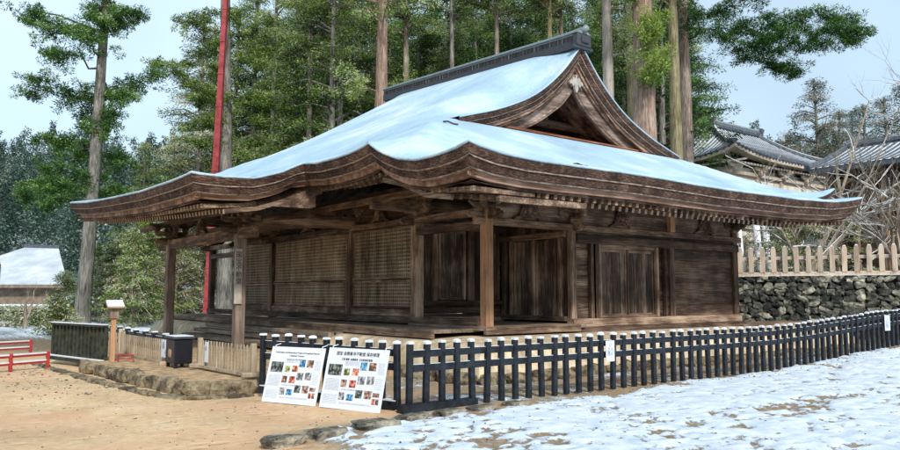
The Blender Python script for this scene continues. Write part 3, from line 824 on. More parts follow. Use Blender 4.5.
beam('floor_step', 'mwood_x', 10.9, 13.0, 15.1, 15.5, .95, 1.10)

# lattice front (x = 11)
def lattice(y0, y1, z0, z1):
    b = MB(); b.box(11.05, 11.08, y0, y1, z0, z1); o = b.build('lattice_panel', M['lattice_back'], hall)
    m = MB(); n = round((y1-y0)/.098)
    for k in range(n+1):
        y = y0+(y1-y0)*k/n; m.box(11.0, 11.03, y-.019, y+.019, z0, z1)
    n = round((z1-z0)/.098)
    for k in range(n+1):
        z = z0+(z1-z0)*k/n; m.box(10.995, 11.022, y0, y1, z-.019, z+.019)
    m.build('lattice_grid', M['lattice'], o)
    for a_ in (z0-.05, z1):
        m = MB(); m.cbox(10.95, 11.06, y0-.02, y1+.02, a_, a_+.05, .008); m.build('lattice_frame', M['mwood_y'], o)
for y0, y1 in ((15.86, 18.86), (19.14, 24.16), (24.44, 26.96)):
    lattice(y0, y1, 1.36, 2.0); lattice(y0, y1, 2.12, 3.40)
m = MB(); m.cbox(10.86, 11.1, 12.9, 30.4, 3.46, 3.62, .012); m.build('head_beam', M['mwood_y'], hall)
m = MB(); m.cbox(10.90, 11.12, 15.6, 27.2, 1.1, 1.3, .012); m.build('sill', M['mwood_y'], hall)
m = MB(); m.cbox(10.84, 11.12, 13.1, 30.3, .93, 1.1, .012); m.build('sill', M['wood_y'], hall)
m = MB(); m.box(11.02, 11.06, 15.7, 27.1, 3.62, 4.5); m.build('board_wall', M['wood_y'], hall)
m = MB(); m.cbox(10.9, 11.1, 10.4, 29.6, 4.05, 4.2, .012); m.build('eave_purlin', M['mwood_y'], hall)
m = MB(); m.cbox(9.72, 9.88, 10.6, 29.4, 3.92, 4.06, .012); m.build('outer_purlin', M['mwood_y'], hall)
m = MB(); m.cbox(10.88, 11.08, 13.1, 15.6, 3.16, 3.34, .012); m.build('tie_beam', M['wood_y'], hall)
m = MB(); m.cbox(10.9, 11.06, 27.2, 30.1, 3.1, 3.28, .012); m.build('tie_beam', M['wood_y'], hall)
for y in (15.7, 19., 24.3, 27.1):
    m = MB(); m.cbox(9.6, 11.0, y-.08, y+.08, 3.74, 3.9, .012); m.build('cross_arm', M['carve'], hall)
for y in (17.4, 21.65, 25.7): kaeru(11.0, y, 3.62, .4, 'y')
# outer porch: tie beam, purlin, curved linking beams
m = MB(); m.cbox(7.5, 7.7, 17.9, 25.6, 3.10, 3.40, .02); m.build('porch_beam', M['mwood_y'], hall)
m = MB(); m.cbox(7.52, 7.68, 16.7, 27.9, 3.86, 4.02, .012); m.build('eave_purlin', M['mwood_y'], hall)
kaeru(7.58, 21.7, 3.40, .45, 'y')
for y in (18.87, 24.6):
    pts = [(7.7+i*.33, y, 3.36 + .30*math.sin(i/10*math.pi*.62)) for i in range(11)]
    m = MB()
    for a, b in zip(pts, pts[1:]): m.beam(a, b, .16, .26)
    m.build('linking_beam', M['mwood_x'], hall)
    m = MB(); m.cbox(7.7, 11, y-.07, y+.07, 4.0, 4.12, .01); m.build('cross_arm', M['wood_x'], hall)
# plain outer walls on the sides one cannot see from the path
boards_y('board_wall', 13.0, 15.7, 20.93, .9, 4.4, 9, 'wood_v', seed=31)
boards_y('board_wall', 15.7, 27.1, 23.4, .9, 4.6, 30, 'wood_v', seed=32)
boards_x('board_wall', 20.9, 23.4, 15.72, .9, 4.6, 8, 'wood_v', True, seed=33)
boards_x('board_wall', 11.1, 23.4, 27.12, .9, 4.6, 36, 'wood_v', True, seed=34)
column(23.4, 15.7, .8, 3.9, .22, 'wood_v', False); column(23.4, 27.1, .8, 3.9, .22, 'wood_v', False); column(20.86, 30.2, .6, 3.9, .22, 'wood_v', False)
# veranda and steps
m = MB()
for k in range(5): m.cbox(9.62+k*.27, 9.62+k*.27+.264, 13.15, 31.0, .82, .90, .006)
m.build('veranda_floor', M['floor'], hall)
m = MB(); m.cbox(9.54, 9.64, 13.1, 31.0, .72, .89, .01); m.build('floor_edge', M['mwood_y'], hall)
for y in np.arange(13.4, 31, 2.2): column(9.75, float(y), .5, .76, .14, 'wood_v', False)
st = MB()
for k in range(3): st.cbox(8.35+k*.4, 8.35+k*.4+.46, 16.9, 25.6, .28+.16*k, .40+.16*k, .012)
st.build('steps', M['floor'], hall)
beam('step_riser', 'wood_y', 9.3, 9.36, 16.9, 25.6, .2, .72)
# plaster mound the hall stands on
m = MB()
x0, x1, y0, y1 = 9.15, 23.9, 11.0, 31.5
rows = []
for ins, z in ((-.22, -.1), (-.16, .12), (-.06, .40), (.06, .58), (.26, .68), (1.4, .74)):
    rows.append([(x0+ins, y0+ins, z), (x1-ins, y0+ins, z), (x1-ins, y1-ins, z), (x0+ins, y1-ins, z)])
m.strip(rows, True); n = len(m.v); m.f.append((n-4, n-3, n-2, n-1))
m.build('platform_mound', M['plaster'], hall)
def rock_mesh(sx, sy, sz_, seed, sub=3, amp=.22):
    bm = bmesh.new(); bmesh.ops.create_icosphere(bm, subdivisions=sub, radius=1)
    r_ = random.Random(seed); o = Vector((r_.uniform(0, 50), r_.uniform(0, 50), r_.uniform(0, 50)))
    vs = []
    for v in bm.verts:
        c = v.co; k = 1 + amp*noise.fractal(c*1.2+o, 1, 2, 3)*1.6
        q = Vector((math.copysign(abs(c.x)**.62, c.x), math.copysign(abs(c.y)**.62, c.y), math.copysign(abs(c.z)**.7, c.z)))*k
        cl = noise.voronoi(c*1.1+o)[1]; q = q*(1+.22*((cl[0].x*7+cl[0].y*3) % 1-.5)) if False else q
        q = q*(1 + .13*(noise.cell(c*2.1+o)))
        vs.append((q.x*sx, q.y*sy, q.z*sz_))
    fs = [[v.index for v in f.verts] for f in bm.faces]; bm.free(); return vs, fs
def rocks_row(p0, p1, w, z, h, depth, seed, mat, name, parent):
    r_ = random.Random(seed); a = Vector(p0); b = Vector(p1); L = (b-a).length; d = (b-a).normalized(); s = 0
    ang = math.atan2(d.y, d.x)
    while s < L:
        l = w*r_.uniform(.6, 1.5); l = min(l, L-s+.1); c = a + d*(s+l/2)
        vs, fs = rock_mesh(l*.52, depth*r_.uniform(.8, 1.2), h*.5*r_.uniform(.85, 1.15), r_.random()*999, 2)
        m = MB(); ca, sa = math.cos(ang), math.sin(ang)
        m.add([(c.x+x*ca-y*sa, c.y+x*sa+y*ca, z+h*.5+zz) for x, y, zz in vs], fs)
        m.build(name, M[mat], parent, smooth=False); s += l
rocks_row((8.9, 10.72), (15.6, 10.72), .5, -.05, .26, .17, 5, 'rock_tan', 'edging_stone', hall)
rocks_row((15.6, 10.72), (24, 10.72), .7, -.05, .24, .17, 6, 'rock_tan', 'edging_stone', hall)
rocks_row((8.86, 10.8), (8.86, 15), .55, -.05, .26, .17, 7, 'rock_tan', 'edging_stone', hall)
def to_text(body, size, mat, parent, origin, ux, uy, name, align='CENTER', ext=.0015, line=1.):
    """flat lettering on the plane through origin spanned by ux, uy, as a mesh"""
    cu = bpy.data.curves.new('t', 'FONT'); cu.body = body; cu.size = size; cu.align_x = align; cu.extrude = ext; cu.space_line = line
    cu.resolution_u = 2
    o = bpy.data.objects.new('t', cu); C.objects.link(o)
    bpy.context.view_layer.update()
    dg = bpy.context.evaluated_depsgraph_get(); me = bpy.data.meshes.new_from_object(o.evaluated_get(dg))
    bpy.data.objects.remove(o); bpy.data.curves.remove(cu)
    ux = Vector(ux).normalized(); uy = Vector(uy).normalized(); uz = ux.cross(uy)
    mt = Matrix((ux, uy, uz)).transposed().to_4x4(); mt.translation = Vector(origin); me.transform(mt)
    me.name = name; me.materials.clear(); me.materials.append(M[mat])
    ob = bpy.data.objects.new(name, me); C.objects.link(ob)
    if parent: attach(ob, parent)
    return ob
# name board on the porch pillar
nb = thing('name_board', 'narrow vertical wooden name board hung on the grey porch pillar', 'sign', (7.4, 18.4, 1.5))
m = MB(); m.cbox(7.40, 7.60, 18.685, 18.725, 1.42, 2.84, .008); m.build('board', M['pale_carve'], nb)
to_text('国\n宝\n不\n動\n堂', .17, 'ink', nb, (7.50, 18.68, 2.62), (1,0,0), (0,0,1), 'writing', line=1.0)
# ------------------------------------------------------------------ black fences with snow caps
def fence(label, p0, p1, n, posts_h, group, base_z, w=.086, rails=(.60,.80), foot=True, cat='fence', mat='blackpaint', cap=True, lod=False):
    a = Vector(p0); b = Vector(p1); L = (b-a).length; d = (b-a).normalized(); nrm = Vector((-d.y, d.x)); ang = math.atan2(d.y, d.x)
    t = thing('yard_fence', label, cat, (a.x, a.y, 0), group)
    r_ = random.Random(int(L*100))
    for k in range(n):
        s = L*k/(n-1); p = a + d*s; z = base_z(s); j = r_.uniform(-.008, .008); h = posts_h + r_.uniform(-.012, .012)
        m = MB(); bm = MB(); bm.cbox(-w/2, w/2, -w/2, w/2, 0, h, .012)
        lx, ly = r_.uniform(-.02, .02), r_.uniform(-.02, .02)
        ca, sa = math.cos(ang+r_.uniform(-.03,.03)), math.sin(ang)
        m.add([(p.x + x*ca - y*sa + j + lx*zz, p.y + x*sa + y*ca + ly*zz, z + zz) for x, y, zz in bm.v], bm.f)
        po = m.build('picket', M[mat], t)
        if cap:
            m = MB(); q = w*.51; hh = h-.004; tp = r_.uniform(.012, .042)
            c = [(-q,-q,hh-.012),(q,-q,hh-.012),(q,q,hh-.012),(-q,q,hh-.012),(-q*.95,-q*.95,hh+.02),(q*.95,-q*.95,hh+.02),(q*.95,q*.95,hh+.02),(-q*.95,q*.95,hh+.02),(-q*.4,-q*.4,hh+tp),(q*.4,-q*.4,hh+tp),(q*.4,q*.4,hh+tp*.95),(-q*.4,q*.4,hh+tp)]
            m.add([(p.x + x*ca - y*sa + j + lx*zz, p.y + x*sa + y*ca + ly*zz, z + zz) for x, y, zz in c],
                  [(0,3,2,1)] + [(i, (i+1) % 4, 4+(i+1) % 4, 4+i) for i in range(4)] + [(4+i, 4+(i+1) % 4, 8+(i+1) % 4, 8+i) for i in range(4)] + [(8,9,10,11)])
            m.build('snow_cap', M['snow2'], po, smooth=False)
    for rz_ in rails:
        m = MB(); q = nrm*.0; sn = MB()
        nn = max(1, int(L/1.5))
        for k in range(nn):
            s0, s1 = L*k/nn, L*(k+1)/nn; A = a+d*s0+q; B = a+d*s1+q
            m.beam((A.x, A.y, base_z(s0)+rz_), (B.x, B.y, base_z(s1)+rz_), .05, .10)
            sn.beam((A.x, A.y, base_z(s0)+rz_+.052), (B.x, B.y, base_z(s1)+rz_+.052), .03, .008)
        ro = m.build('rail', M[mat], t)
        if cap: sn.build('rail_snow', M['snow2'], ro)
    if foot:
        m = MB(); sn = MB(); nn = max(1, int(L/1.5))
        for k in range(nn):
            s0, s1 = L*k/nn, L*(k+1)/nn; A = a+d*s0; B = a+d*s1
            m.beam((A.x, A.y, base_z(s0)+.06), (B.x, B.y, base_z(s1)+.06), .16, .12)
            sn.beam((A.x, A.y, base_z(s0)+.125), (B.x, B.y, base_z(s1)+.125), .13, .018)
        ro = m.build('ground_beam', M[mat], t)
        if cap: sn.build('rail_snow', M['snow2'], ro)
    return t
gz = lambda x, y: ground_z(x, y)
xs0, xs1 = 6.10, 6.10 + .288*61
fence('long black picket fence with snow caps running along the snowy path', (xs0, 8.9), (xs1, 8.9), 62, .95, 'black fences round the hall', lambda s: .30*sm(15, 23, xs0+s)+.015, foot=False)
m = MB()
m.beam((5.95, 8.9, .06), (7.3, 8.9, .06), .16, .12)
o = m.build('corner_ground_beam', M['blackpaint'], bpy.data.objects['yard_fence'])
fence('black picket fence with snow caps behind the two leaning posters', (6.08, 9.15), (5.20, 11.82), 11, .95, 'black fences round the hall', lambda s: .02+.05*s/4, foot=True)
f3 = fence('low black post fence with snowy tops behind the pale picket fence', (6.0, 19.6), (6.2, 26.6), 8, .56, 'black fences round the hall', lambda s: .12, w=.14, rails=(.20,.42), foot=False)
# mossy black boarded fence at far left
t = thing('board_fence', 'mossy black boarded fence panel at the foot of the tall left tree', 'fence', (3.7, 18.4, .1))
a, b = Vector((3.62, 20.6)), Vector((4.2, 17.9)); d = (b-a).normalized(); L = (b-a).length
for k in range(15):
    p = a+d*(L*k/14); m = MB(); m.beam((p.x, p.y, .14), (p.x, p.y, .94), .10, .045, (d.y, -d.x, 0)); m.build('board', M['greenblack'], t)
m = MB(); m.beam((a.x-.02, a.y, .96), (b.x-.02, b.y, .96), .12, .05); o = m.build('top_rail', M['greenblack'], t)
m = MB(); m.beam((a.x-.02, a.y, .995), (b.x-.02, b.y, .995), .11, .022); m.build('rail_snow', M['snow2'], o)
m = MB(); m.beam((a.x-.06, a.y, .16), (b.x-.06, b.y, .16), .14, .09); o = m.build('ground_beam', M['greenblack'], t)
m = MB(); m.beam((a.x-.08, a.y, .215), (b.x-.08, b.y, .215), .11, .02); m.build('rail_snow', M['snow2'], o)

# pale low picket panels
def low_panel(label, p0, p1, z, h, post_h, tilt=0):
    a = Vector(p0); b = Vector(p1); d = (b-a).normalized(); L = (b-a).length
    t = thing('low_fence', label, 'fence', (a.x, a.y, z), 'low pale picket panels on the porch terrace')
    n = int(L/.125)
    for k in range(1, n):
        p = a + d*(L*k/n); m = MB(); m.beam((p.x, p.y, z+.05), (p.x, p.y, z+h), .042, .018, (-d.y, d.x, 0)); m.build('picket', M['tanfence'], t)
    for zz in (.09, h*.78):
        m = MB(); m.beam((a.x+.03, a.y, z+zz), (b.x+.03, b.y, z+zz), .035, .055); m.build('rail', M['tanfence'], t)
    for p in (a, b):
        m = MB(); m.cbox(p.x-.045, p.x+.045, p.y-.045, p.y+.045, z, z+post_h, .012); m.build('end_post', M['tanfence'], t)
        m = MB(); m.cbox(p.x-.2, p.x+.16, p.y-.06, p.y+.06, z, z+.09, .02); m.build('foot', M['tanfence'], t)
    m = MB(); m.beam((a.x-.03, a.y, z+.04), (b.x-.03, b.y, z+.04), .07, .05); m.build('rail', M['tanfence'], t)
    return t
low_panel('low pale picket panel between the black bin and the black fence', (5.18, 14.75), (5.30, 12.45), .24, .54, .58)
low_panel('low pale picket panel left of the black bin', (4.88, 19.2), (5.0, 16.05), .20, .52, .58)
t = low_panel('short weathered gate panel left of the longer pale picket panel', (4.72, 20.4), (4.86, 19.35), .18, .56, .66)

# stone-edged terrace
ter = thing('stone_terrace', 'earth terrace edged with rough stones in front of the porch', 'terrace', (5.5, 15, 0))
edge = [(3.75, 17.9), (3.9, 16.2), (4.05, 14.2), (4.2, 12.75), (4.75, 12.35), (5.15, 12.32), (5.6, 12.7)]
poly = edge + [(9.2, 13.3), (9.2, 30), (6, 30), (4.2, 21)]
m = MB(); m.prism(poly, lambda u, v, t: (u, v, t), -.05, .215); m.build('earth_top', M['earth'], ter)
for i, (p, q) in enumerate(zip(edge, edge[1:])): rocks_row(p, q, .42, -.03, .27, .13, 50+i, 'rock_tan', 'edging_stone', ter)
kerb = thing('stone_kerb', 'low line of sunken kerb stones below the stone-edged terrace', 'kerb', (4, 14, 0))
low = [(3.2, 20.5), (3.35, 18.2), (3.5, 15.6), (3.72, 13.2), (4.0, 12.2), (4.75, 11.95), (5.0, 11.95)]
for i, (p, q) in enumerate(zip(low, low[1:])): rocks_row(p, q, .5, -.10, .17, .12, 70+i, 'rock_tan', 'kerb_stone', kerb)

# flat stones in the snow
def flat_stone(label, x, y, sx, sy, h, ang, seed, mat='rock_grey'):
    vs, fs = rock_mesh(sx, sy, h, seed, 3, .30); ca, sa = math.cos(ang), math.sin(ang)
    o = MB(); o.add([(x*ca-y*sa, x*sa+y*ca, min(z, h*.62)) for x, y, z in vs], fs)
    o = o.build('flat_stone', M[mat], smooth=False, loc=(x, y, .01)); tag(o, label, 'stone', 'flat stones at the edge of the snowy path')
flat_stone('small grey stone at the left end of the row of flat stones', 3.72, 7.90, .22, .14, .13, -.2, 1)
flat_stone('long dark flat stone second from the left in the row', 4.32, 7.97, .25, .16, .14, .1, 2)
flat_stone('broad flat stone in the middle of the row below the right poster', 5.02, 8.12, .28, .18, .15, -.05, 3)
flat_stone('flat stone just below the fence corner', 5.72, 8.28, .25, .17, .14, .1, 4)
flat_stone('narrow flat stone right of the fence corner', 6.38, 8.37, .23, .14, .12, 0, 5)
flat_stone('flat brown stone half under snow by the pickets', 7.02, 8.42, .23, .13, .11, .1, 6)
flat_stone('last small stone of the row half buried in snow', 7.72, 8.5, .2, .12, .09, 0, 7)

# posters
PC = [('photo_dark', (.05,.06,.05)), ('photo_red', (.36,.08,.04)), ('photo_blue', (.05,.20,.36)), ('photo_brown', (.22,.12,.08)), ('photo_grey', (.2,.2,.21)), ('photo_green', (.25,.27,.08)), ('photo_orange', (.42,.14,.07))]
for n_, c_ in PC:
    mm, nt, b_ = nmat(n_); v_ = N(nt, 'ShaderNodeTexNoise'); v_.inputs['Scale'].default_value = 22; v_.inputs['Detail'].default_value = 3
    nt.links.new(coords(nt), v_.inputs['Vector'])
    nt.links.new(ramp(nt, v_.outputs['Fac'], [(.38, tuple(x*.25 for x in c_)), (.5, c_), (.62, tuple(min(1, x*1.5+.16) for x in c_))]), b_.inputs['Base Color']); b_.inputs['Roughness'].default_value = .4; M[n_] = mm
def poster(label, p0, p1, h, lean, title, sub, small, seed):
    """p0, p1 foot corners (left, right as seen); leans back against the fence"""
    a = Vector((*p0, .015)); b = Vector((*p1, .015)); ux = (b-a); W = ux.length; ux.normalize()
    back = Vector((-ux.y, ux.x, 0))
    if back.x < 0: back = -back
    uy = (Vector((0,0,1))*math.cos(lean) + back*math.sin(lean)).normalized(); nz = ux.cross(uy)
    t = thing('poster_board', label, 'poster', tuple(a), 'restoration posters leaning on the fence')
    P = lambda u, v, k=0: a + ux*u + uy*v + nz*k
    m = MB(); q = [P(0,0,-.012), P(W,0,-.012), P(W,h,-.012), P(0,h,-.012), P(0,0), P(W,0), P(W,h), P(0,h)]
    m.add(q, [(0,3,2,1),(4,5,6,7),(0,1,5,4),(1,2,6,5),(2,3,7,6),(3,0,4,7)]); m.build('board', M['white'], t)
    def rect(name, u, v, w_, h_, mat, k=.003):
        m = MB(); u, v, w_, h_ = u*W, v*h, w_*W, h_*h
        m.add([P(u,v,k), P(u+w_,v,k), P(u+w_,v+h_,k), P(u,v+h_,k), P(u,v,0), P(u+w_,v,0), P(u+w_,v+h_,0), P(u,v+h_,0)], [(0,1,2,3),(0,4,5,1),(1,5,6,2),(2,6,7,3),(3,7,4,0)]); return m.build(name, M[mat], t)
    to_text(title, small[0], 'ink', t, P(W/2, h*.885, .003), ux, uy, 'title', line=1.3)
    to_text(sub, small[1], 'ink', t, P(W/2, h*small[2], .003), ux, uy, 'subtitle')
    for (u, v, w_, h_, c_) in [(.05,.54,.24,.20,'photo_dark'),(.32,.55,.10,.12,'photo_green'),(.46,.56,.11,.12,'photo_orange'),(.58,.65,.11,.14,'photo_blue'),(.72,.65,.12,.14,'photo_brown'),
                               (.30,.36,.10,.13,'photo_brown'),(.44,.36,.11,.13,'photo_red'),(.57,.42,.12,.14,'photo_grey'),(.72,.43,.12,.14,'photo_grey'),
                               (.30,.15,.10,.13,'photo_grey'),(.43,.15,.11,.11,'photo_blue'),(.57,.20,.11,.14,'photo_dark'),(.71,.20,.12,.14,'photo_brown'),
                               (.86,.24,.11,.07,'photo_brown'),(.86,.12,.05,.10,'photo_red'),(.92,.12,.05,.10,'photo_brown')]:
        if u > .84: u -= .015
        rect('photo', u, v, w_*.95, h_*.92, c_)
    r_ = random.Random(seed); tx = MB()
    def lines(u0, u1, v0, v1, n):
        for k in range(n):
            v = v0+(v1-v0)*k/n; u = u0
            while u < u1-.01:
                wl = min(r_.uniform(.02, .06), u1-u); A = [P(u*W, v*h, .003), P((u+wl)*W, v*h, .003), P((u+wl)*W, (v+.007)*h, .003), P(u*W, (v+.007)*h, .003)]
                tx.add(A, [(0,1,2,3)]); u += wl+.008
    lines(.32,.56,.72,.79,4); lines(.87,.97,.60,.79,9); lines(.04,.27,.30,.50,10); lines(.04,.27,.08,.24,7); lines(.32,.84,.31,.335,2); lines(.32,.84,.09,.12,2); lines(.86,.97,.36,.55,6)
    tx.build('text_lines', M['greyink'], t)
    for u in (.06, .94):
        m = MB(); m.tube([P(u*W, h-.02, .004), P(u*W, h+.02, .0), P(u*W+.02, h+.06, -.08)], .008, 5); m.build('tie_cord', M['white'], t)
    return t
poster('white poster with English title and rows of small photos, left one', (4.90, 11.17), (5.31, 10.19), .86, .27, 'Preservation and Restoration Project of Kongobuji Fudo-do\na National Treasure', 'Restoration works   2020 - 2024   Kongobuji', (.036, .02, .77), 1)
poster('white poster with Japanese title leaning nearer the fence corner', (5.33, 10.11), (5.70, 9.03), .88, .25, '国宝 金剛峯寺不動堂 保存修理', '工事 概要  金剛峯寺  文化財保存事業', (.060, .036, .80), 2)

def notice(label, x, y, z0, z1, w_, n, txt, parent=None):
    """small white notice facing -y or -x"""
    t = thing('notice', label, 'sign', (x, y, z0), 'small white notices tied to the fences')
    m = MB()
    if n == 'y':
        m.cbox(x-w_/2, x+w_/2, y-.012, y, z0, z1, .003); m.build('board', M['white'], t)
        to_text(txt, w_*.36, 'inkblue', t, (x, y-.014, z0+(z1-z0)*.72), (1,0,0), (0,0,1), 'writing', line=.95)
    else:
        m.cbox(x-.012, x, y-w_/2, y+w_/2, z0, z1, .003); m.build('board', M['white'], t)
        to_text(txt, w_*.3, 'inkblue', t, (x-.014, y, z0+(z1-z0)*.72), (0,-1,0), (0,0,1), 'writing', line=.95)
notice('white notice with blue signs tied to the middle of the long black fence', 10.27, 8.82, .50, .86, .22, 'y', '○\n立入\n禁止')
notice('white notice tied near the far right end of the long black fence', 21.2, 8.82, .72, 1.12, .30, 'y', '○\n立入\n禁止')
notice('white paper notice on the pale picket panel left of the bin', 4.93, 16.2, .36, .72, .26, 'x', '注意\n危険')
notice('white paper notice on the pale picket panel right of the bin', 5.14, 14.28, .38, .76, .16, 'x', '立入\n禁止')

# black box with lid
t = thing('offering_box', 'black lidded box with a tan emblem standing between picket panels', 'box', (4.98, 15.35, .215))
m = MB(); m.cbox(4.80, 5.16, 15.10, 15.66, .30, .78, .02); m.build('body', M['ironblack'], t)
m = MB(); m.cbox(4.76, 5.20, 15.06, 15.70, .78, .83, .015); m.build('lid', M['ridge'], t)
m = MB(); m.cbox(4.79, 5.17, 15.09, 15.67, .83, .845, .005); m.build('lid_snow', M['snow2'], t)
for dx in (4.84, 5.12):
    for dy in (15.15, 15.61):
        m = MB(); m.cbox(dx-.03, dx+.03, dy-.03, dy+.03, .215, .31, .006); m.build('leg', M['ironblack'], t)
for s in (-1, 1):
    m = MB(); m.prism([(.035*math.cos(a)*(1+.3*math.sin(a)) + s*.05, .085*math.sin(a)) for a in np.linspace(0, 6.28, 15)[:-1]], lambda u, v, k: (4.80-k, 15.38+u, .50+v), 0, .006); m.build('emblem', M['gold'], t)

# little roofed box on a post
t = thing('lantern_post', 'small wooden roofed box on a post with snow on top', 'lantern', (4.25, 17.55, .1))
m = MB(); m.cbox(4.20, 4.30, 17.50, 17.60, .05, 1.16, .01); m.build('post', M['pillar_new'], t)
m = MB(); m.cbox(4.16, 4.34, 17.46, 17.64, 1.14, 1.38, .01); m.build('box', M['pillar_old'], t)
m = MB(); m.strip([[(x, y, z) for y, z in ((17.36,1.37),(17.55,1.47),(17.74,1.37),(17.74,1.40),(17.55,1.505),(17.36,1.40))] for x in (4.07, 4.43)], True); m.build('roof', M['mwood_x'], t)
m = MB(); m.strip([[(x, y, z) for y, z in ((17.37,1.402),(17.55,1.508),(17.73,1.402),(17.72,1.425),(17.55,1.54),(17.38,1.425))] for x in (4.08, 4.42)], True); m.v; m.build('roof_snow', M['snow2'], t, smooth=False)
# red bits
t = thing('red_stand', 'small red metal stand on the ground by the lantern post', 'stand', (4.5, 17.7, .2))
m = MB(); m.tube([(4.35,17.45,.215),(4.35,17.45,.36),(4.6,17.2,.36),(4.6,17.2,.215)], .02, 6); m.build('frame', M['redrail'], t)
m = MB(); m.tube([(4.37,17.43,.28),(4.58,17.22,.28)], .015, 6); m.build('crossbar', M['redrail'], t)
# low red railings far left
def red_rail(label, p0, p1, n, z):
    a = Vector(p0); b = Vector(p1)
    t = thing('red_railing', label, 'railing', (a.x, a.y, z), 'low red railings in the snow at far left')
    for k in range(n+1):
        p = a.lerp(b, k/n); m = MB(); m.cbox(p.x-.035, p.x+.035, p.y-.05, p.y+.05, z, z+.38, .01); m.build('post', M['redrail'], t)
    for zz in (.15, .31):
        m = MB(); m.beam((*a, z+zz), (*b, z+zz), .04, .042); o = m.build('rail', M['redrail'], t)
        m = MB(); m.beam((*a, z+zz+.042), (*b, z+zz+.042), .05, .03); m.build('rail_snow', M['snow2'], o)
red_rail('nearer low red railing with snow on its rails at the left edge', (-.6, 17.2), (3.25, 19.0), 5, .02)
red_rail('farther low red railing with snow behind the nearer red one', (-.9, 21.8), (3.6, 23.6), 5, .05)

# gravel and dead leaves scattered on the sand
def scatter(name, label, n, region, size, mat, seed, flat=.5):
    rg_ = random.Random(seed); m = MB()
    for i in range(n):
        x = rg_.uniform(region[0], region[1]); y = rg_.uniform(region[2], region[3]); s = size*rg_.uniform(.4, 1.5)*rg_.uniform(.5, 1)
        z = ground_z(x, y) + .035*sm(.4, .8, snow_amt(x, y)); a = rg_.uniform(0, 6.28)
        P_ = [(x+s*math.cos(a+k*1.57)*rg_.uniform(.6,1.2), y+s*math.sin(a+k*1.57)*rg_.uniform(.6,1.2), z-.004) for k in range(4)]
        Q_ = [(x+(p[0]-x)*.6, y+(p[1]-y)*.6, z+s*flat) for p in P_]
        m.add(P_+Q_, [(4,5,6,7)] + [(k, (k+1) % 4, 4+(k+1) % 4, 4+k) for k in range(4)])
    tag(m.build(name, M[mat]), label, kind='stuff')
scatter('gravel', 'loose gravel on the sandy ground', 1200, (0.5, 9, 6, 17), .016, 'rock_grey', 3)
scatter('gravel', 'grit and small stones along the fence foot', 600, (6, 24, 8.2, 9.6), .022, 'rock_grey', 4)
scatter('fallen_leaves', 'dead brown leaves and bark crumbs on the sand and snow', 420, (0.5, 22, 4, 17), .022, 'twig_dark', 5, .25)
scatter('gravel', 'rubble and clods below the terrace kerb', 300, (2.0, 3.6, 13.5, 21), .028, 'rock_grey', 6)
# ------------------------------------------------------------------ stone wall with a pale fence on it
WA = Vector((27.4, 17.0)); WD = Vector((.419, -.908)); WN = Vector((.908, .419))
def wp(s, t, z): return (WA.x + WD.x*s + WN.x*t, WA.y + WD.y*s + WN.y*t, z)
def wbox(m, s0, s1, t0, t1, z0, z1):
    m.add([wp(s0,t0,z0),wp(s1,t0,z0),wp(s1,t1,z0),wp(s0,t1,z0),wp(s0,t0,z1),wp(s1,t0,z1),wp(s1,t1,z1),wp(s0,t1,z1)],
          [(0,3,2,1),(4,5,6,7),(0,1,5,4),(1,2,6,5),(2,3,7,6),(3,0,4,7)])
sw = thing('stone_wall', 'tall dark dry stone retaining wall right of the hall', 'wall', (28, 15, 0))
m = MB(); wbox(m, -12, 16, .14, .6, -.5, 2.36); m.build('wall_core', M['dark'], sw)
r_ = random.Random(4); m = MB(); cv = []; z = -.1
while z < 2.34:
    hh = r_.uniform(.16, .30); x = -8 + r_.uniform(0, .3)
    while x < 14:
        ww = r_.uniform(.18, .50); s_ = r_.uniform(.85, 1.15)
        vs, fs = rock_mesh(ww*.54, .17*s_, hh*.58*s_, r_.random()*999, 2, .3)
        ang = r_.uniform(-.6, .6); ca, sa = math.cos(ang), math.sin(ang); col = r_.random(); zc = z+hh/2+r_.uniform(-.06, .06)
        m.add([wp(x+ww/2+u*ca-v*sa, .12+w_, min(2.38, zc+u*sa+v*ca)) for u, w_, v in vs], fs); cv += [col**1.6*.8 - .25]*len(vs)
        x += ww*.96
    z += hh*.92
o = m.build('rocks', M['rock_dark'], sw, smooth=False)
a_ = o.data.attributes.new('v', 'FLOAT', 'POINT'); a_.data.foreach_set('value', np.array(cv, np.float32))
m = MB(); wbox(m, -12, 16, .02, .5, 2.36, 2.40); m.build('wall_top_snow', M['snow2'], sw)
fz = thing('timber_fence', 'pale timber fence with rounded snowy posts on the stone wall', 'fence', (28, 15.5, 2.4))
m = MB(); wbox(m, -11, 15, .06, .24, 2.40, 2.52); o = m.build('ground_beam', M['tanfence2'], fz)
m = MB(); wbox(m, -11, 15, .08, .22, 2.52, 2.535); m.build('rail_snow', M['snow2'], o)
m = MB(); wbox(m, -11, 15, .13, .19, 3.02, 3.13); o = m.build('rail', M['tanfence2'], fz)
m = MB(); wbox(m, -11, 15, .14, .18, 3.13, 3.142); m.build('rail_snow', M['snow2'], o)
x = -8.0
while x < 13:
    tp = 3.50 + r_.uniform(-.015, .015); w2 = .088; lx = r_.uniform(-.02, .02)
    out = [(-w2, 2.52), (w2, 2.52), (w2, tp-.10), (w2*.8, tp-.03), (w2*.4, tp+.01), (-w2*.4, tp+.01), (-w2*.8, tp-.03), (-w2, tp-.10)]
    m = MB(); m.prism(out, lambda u, v, t: wp(x+u+lx*(v-2.5), t, v), .04, .13); po = m.build('post', M['tanfence2'], fz)
    m = MB(); m.prism([(-w2*.7, tp-.01), (w2*.7, tp-.01), (w2*.35, tp+.035), (-w2*.35, tp+.035)], lambda u, v, t: wp(x+u+lx, t, v), .03, .14); m.build('snow_cap', M['snow2'], po)
    x += .41
nX, nY = 70, 60
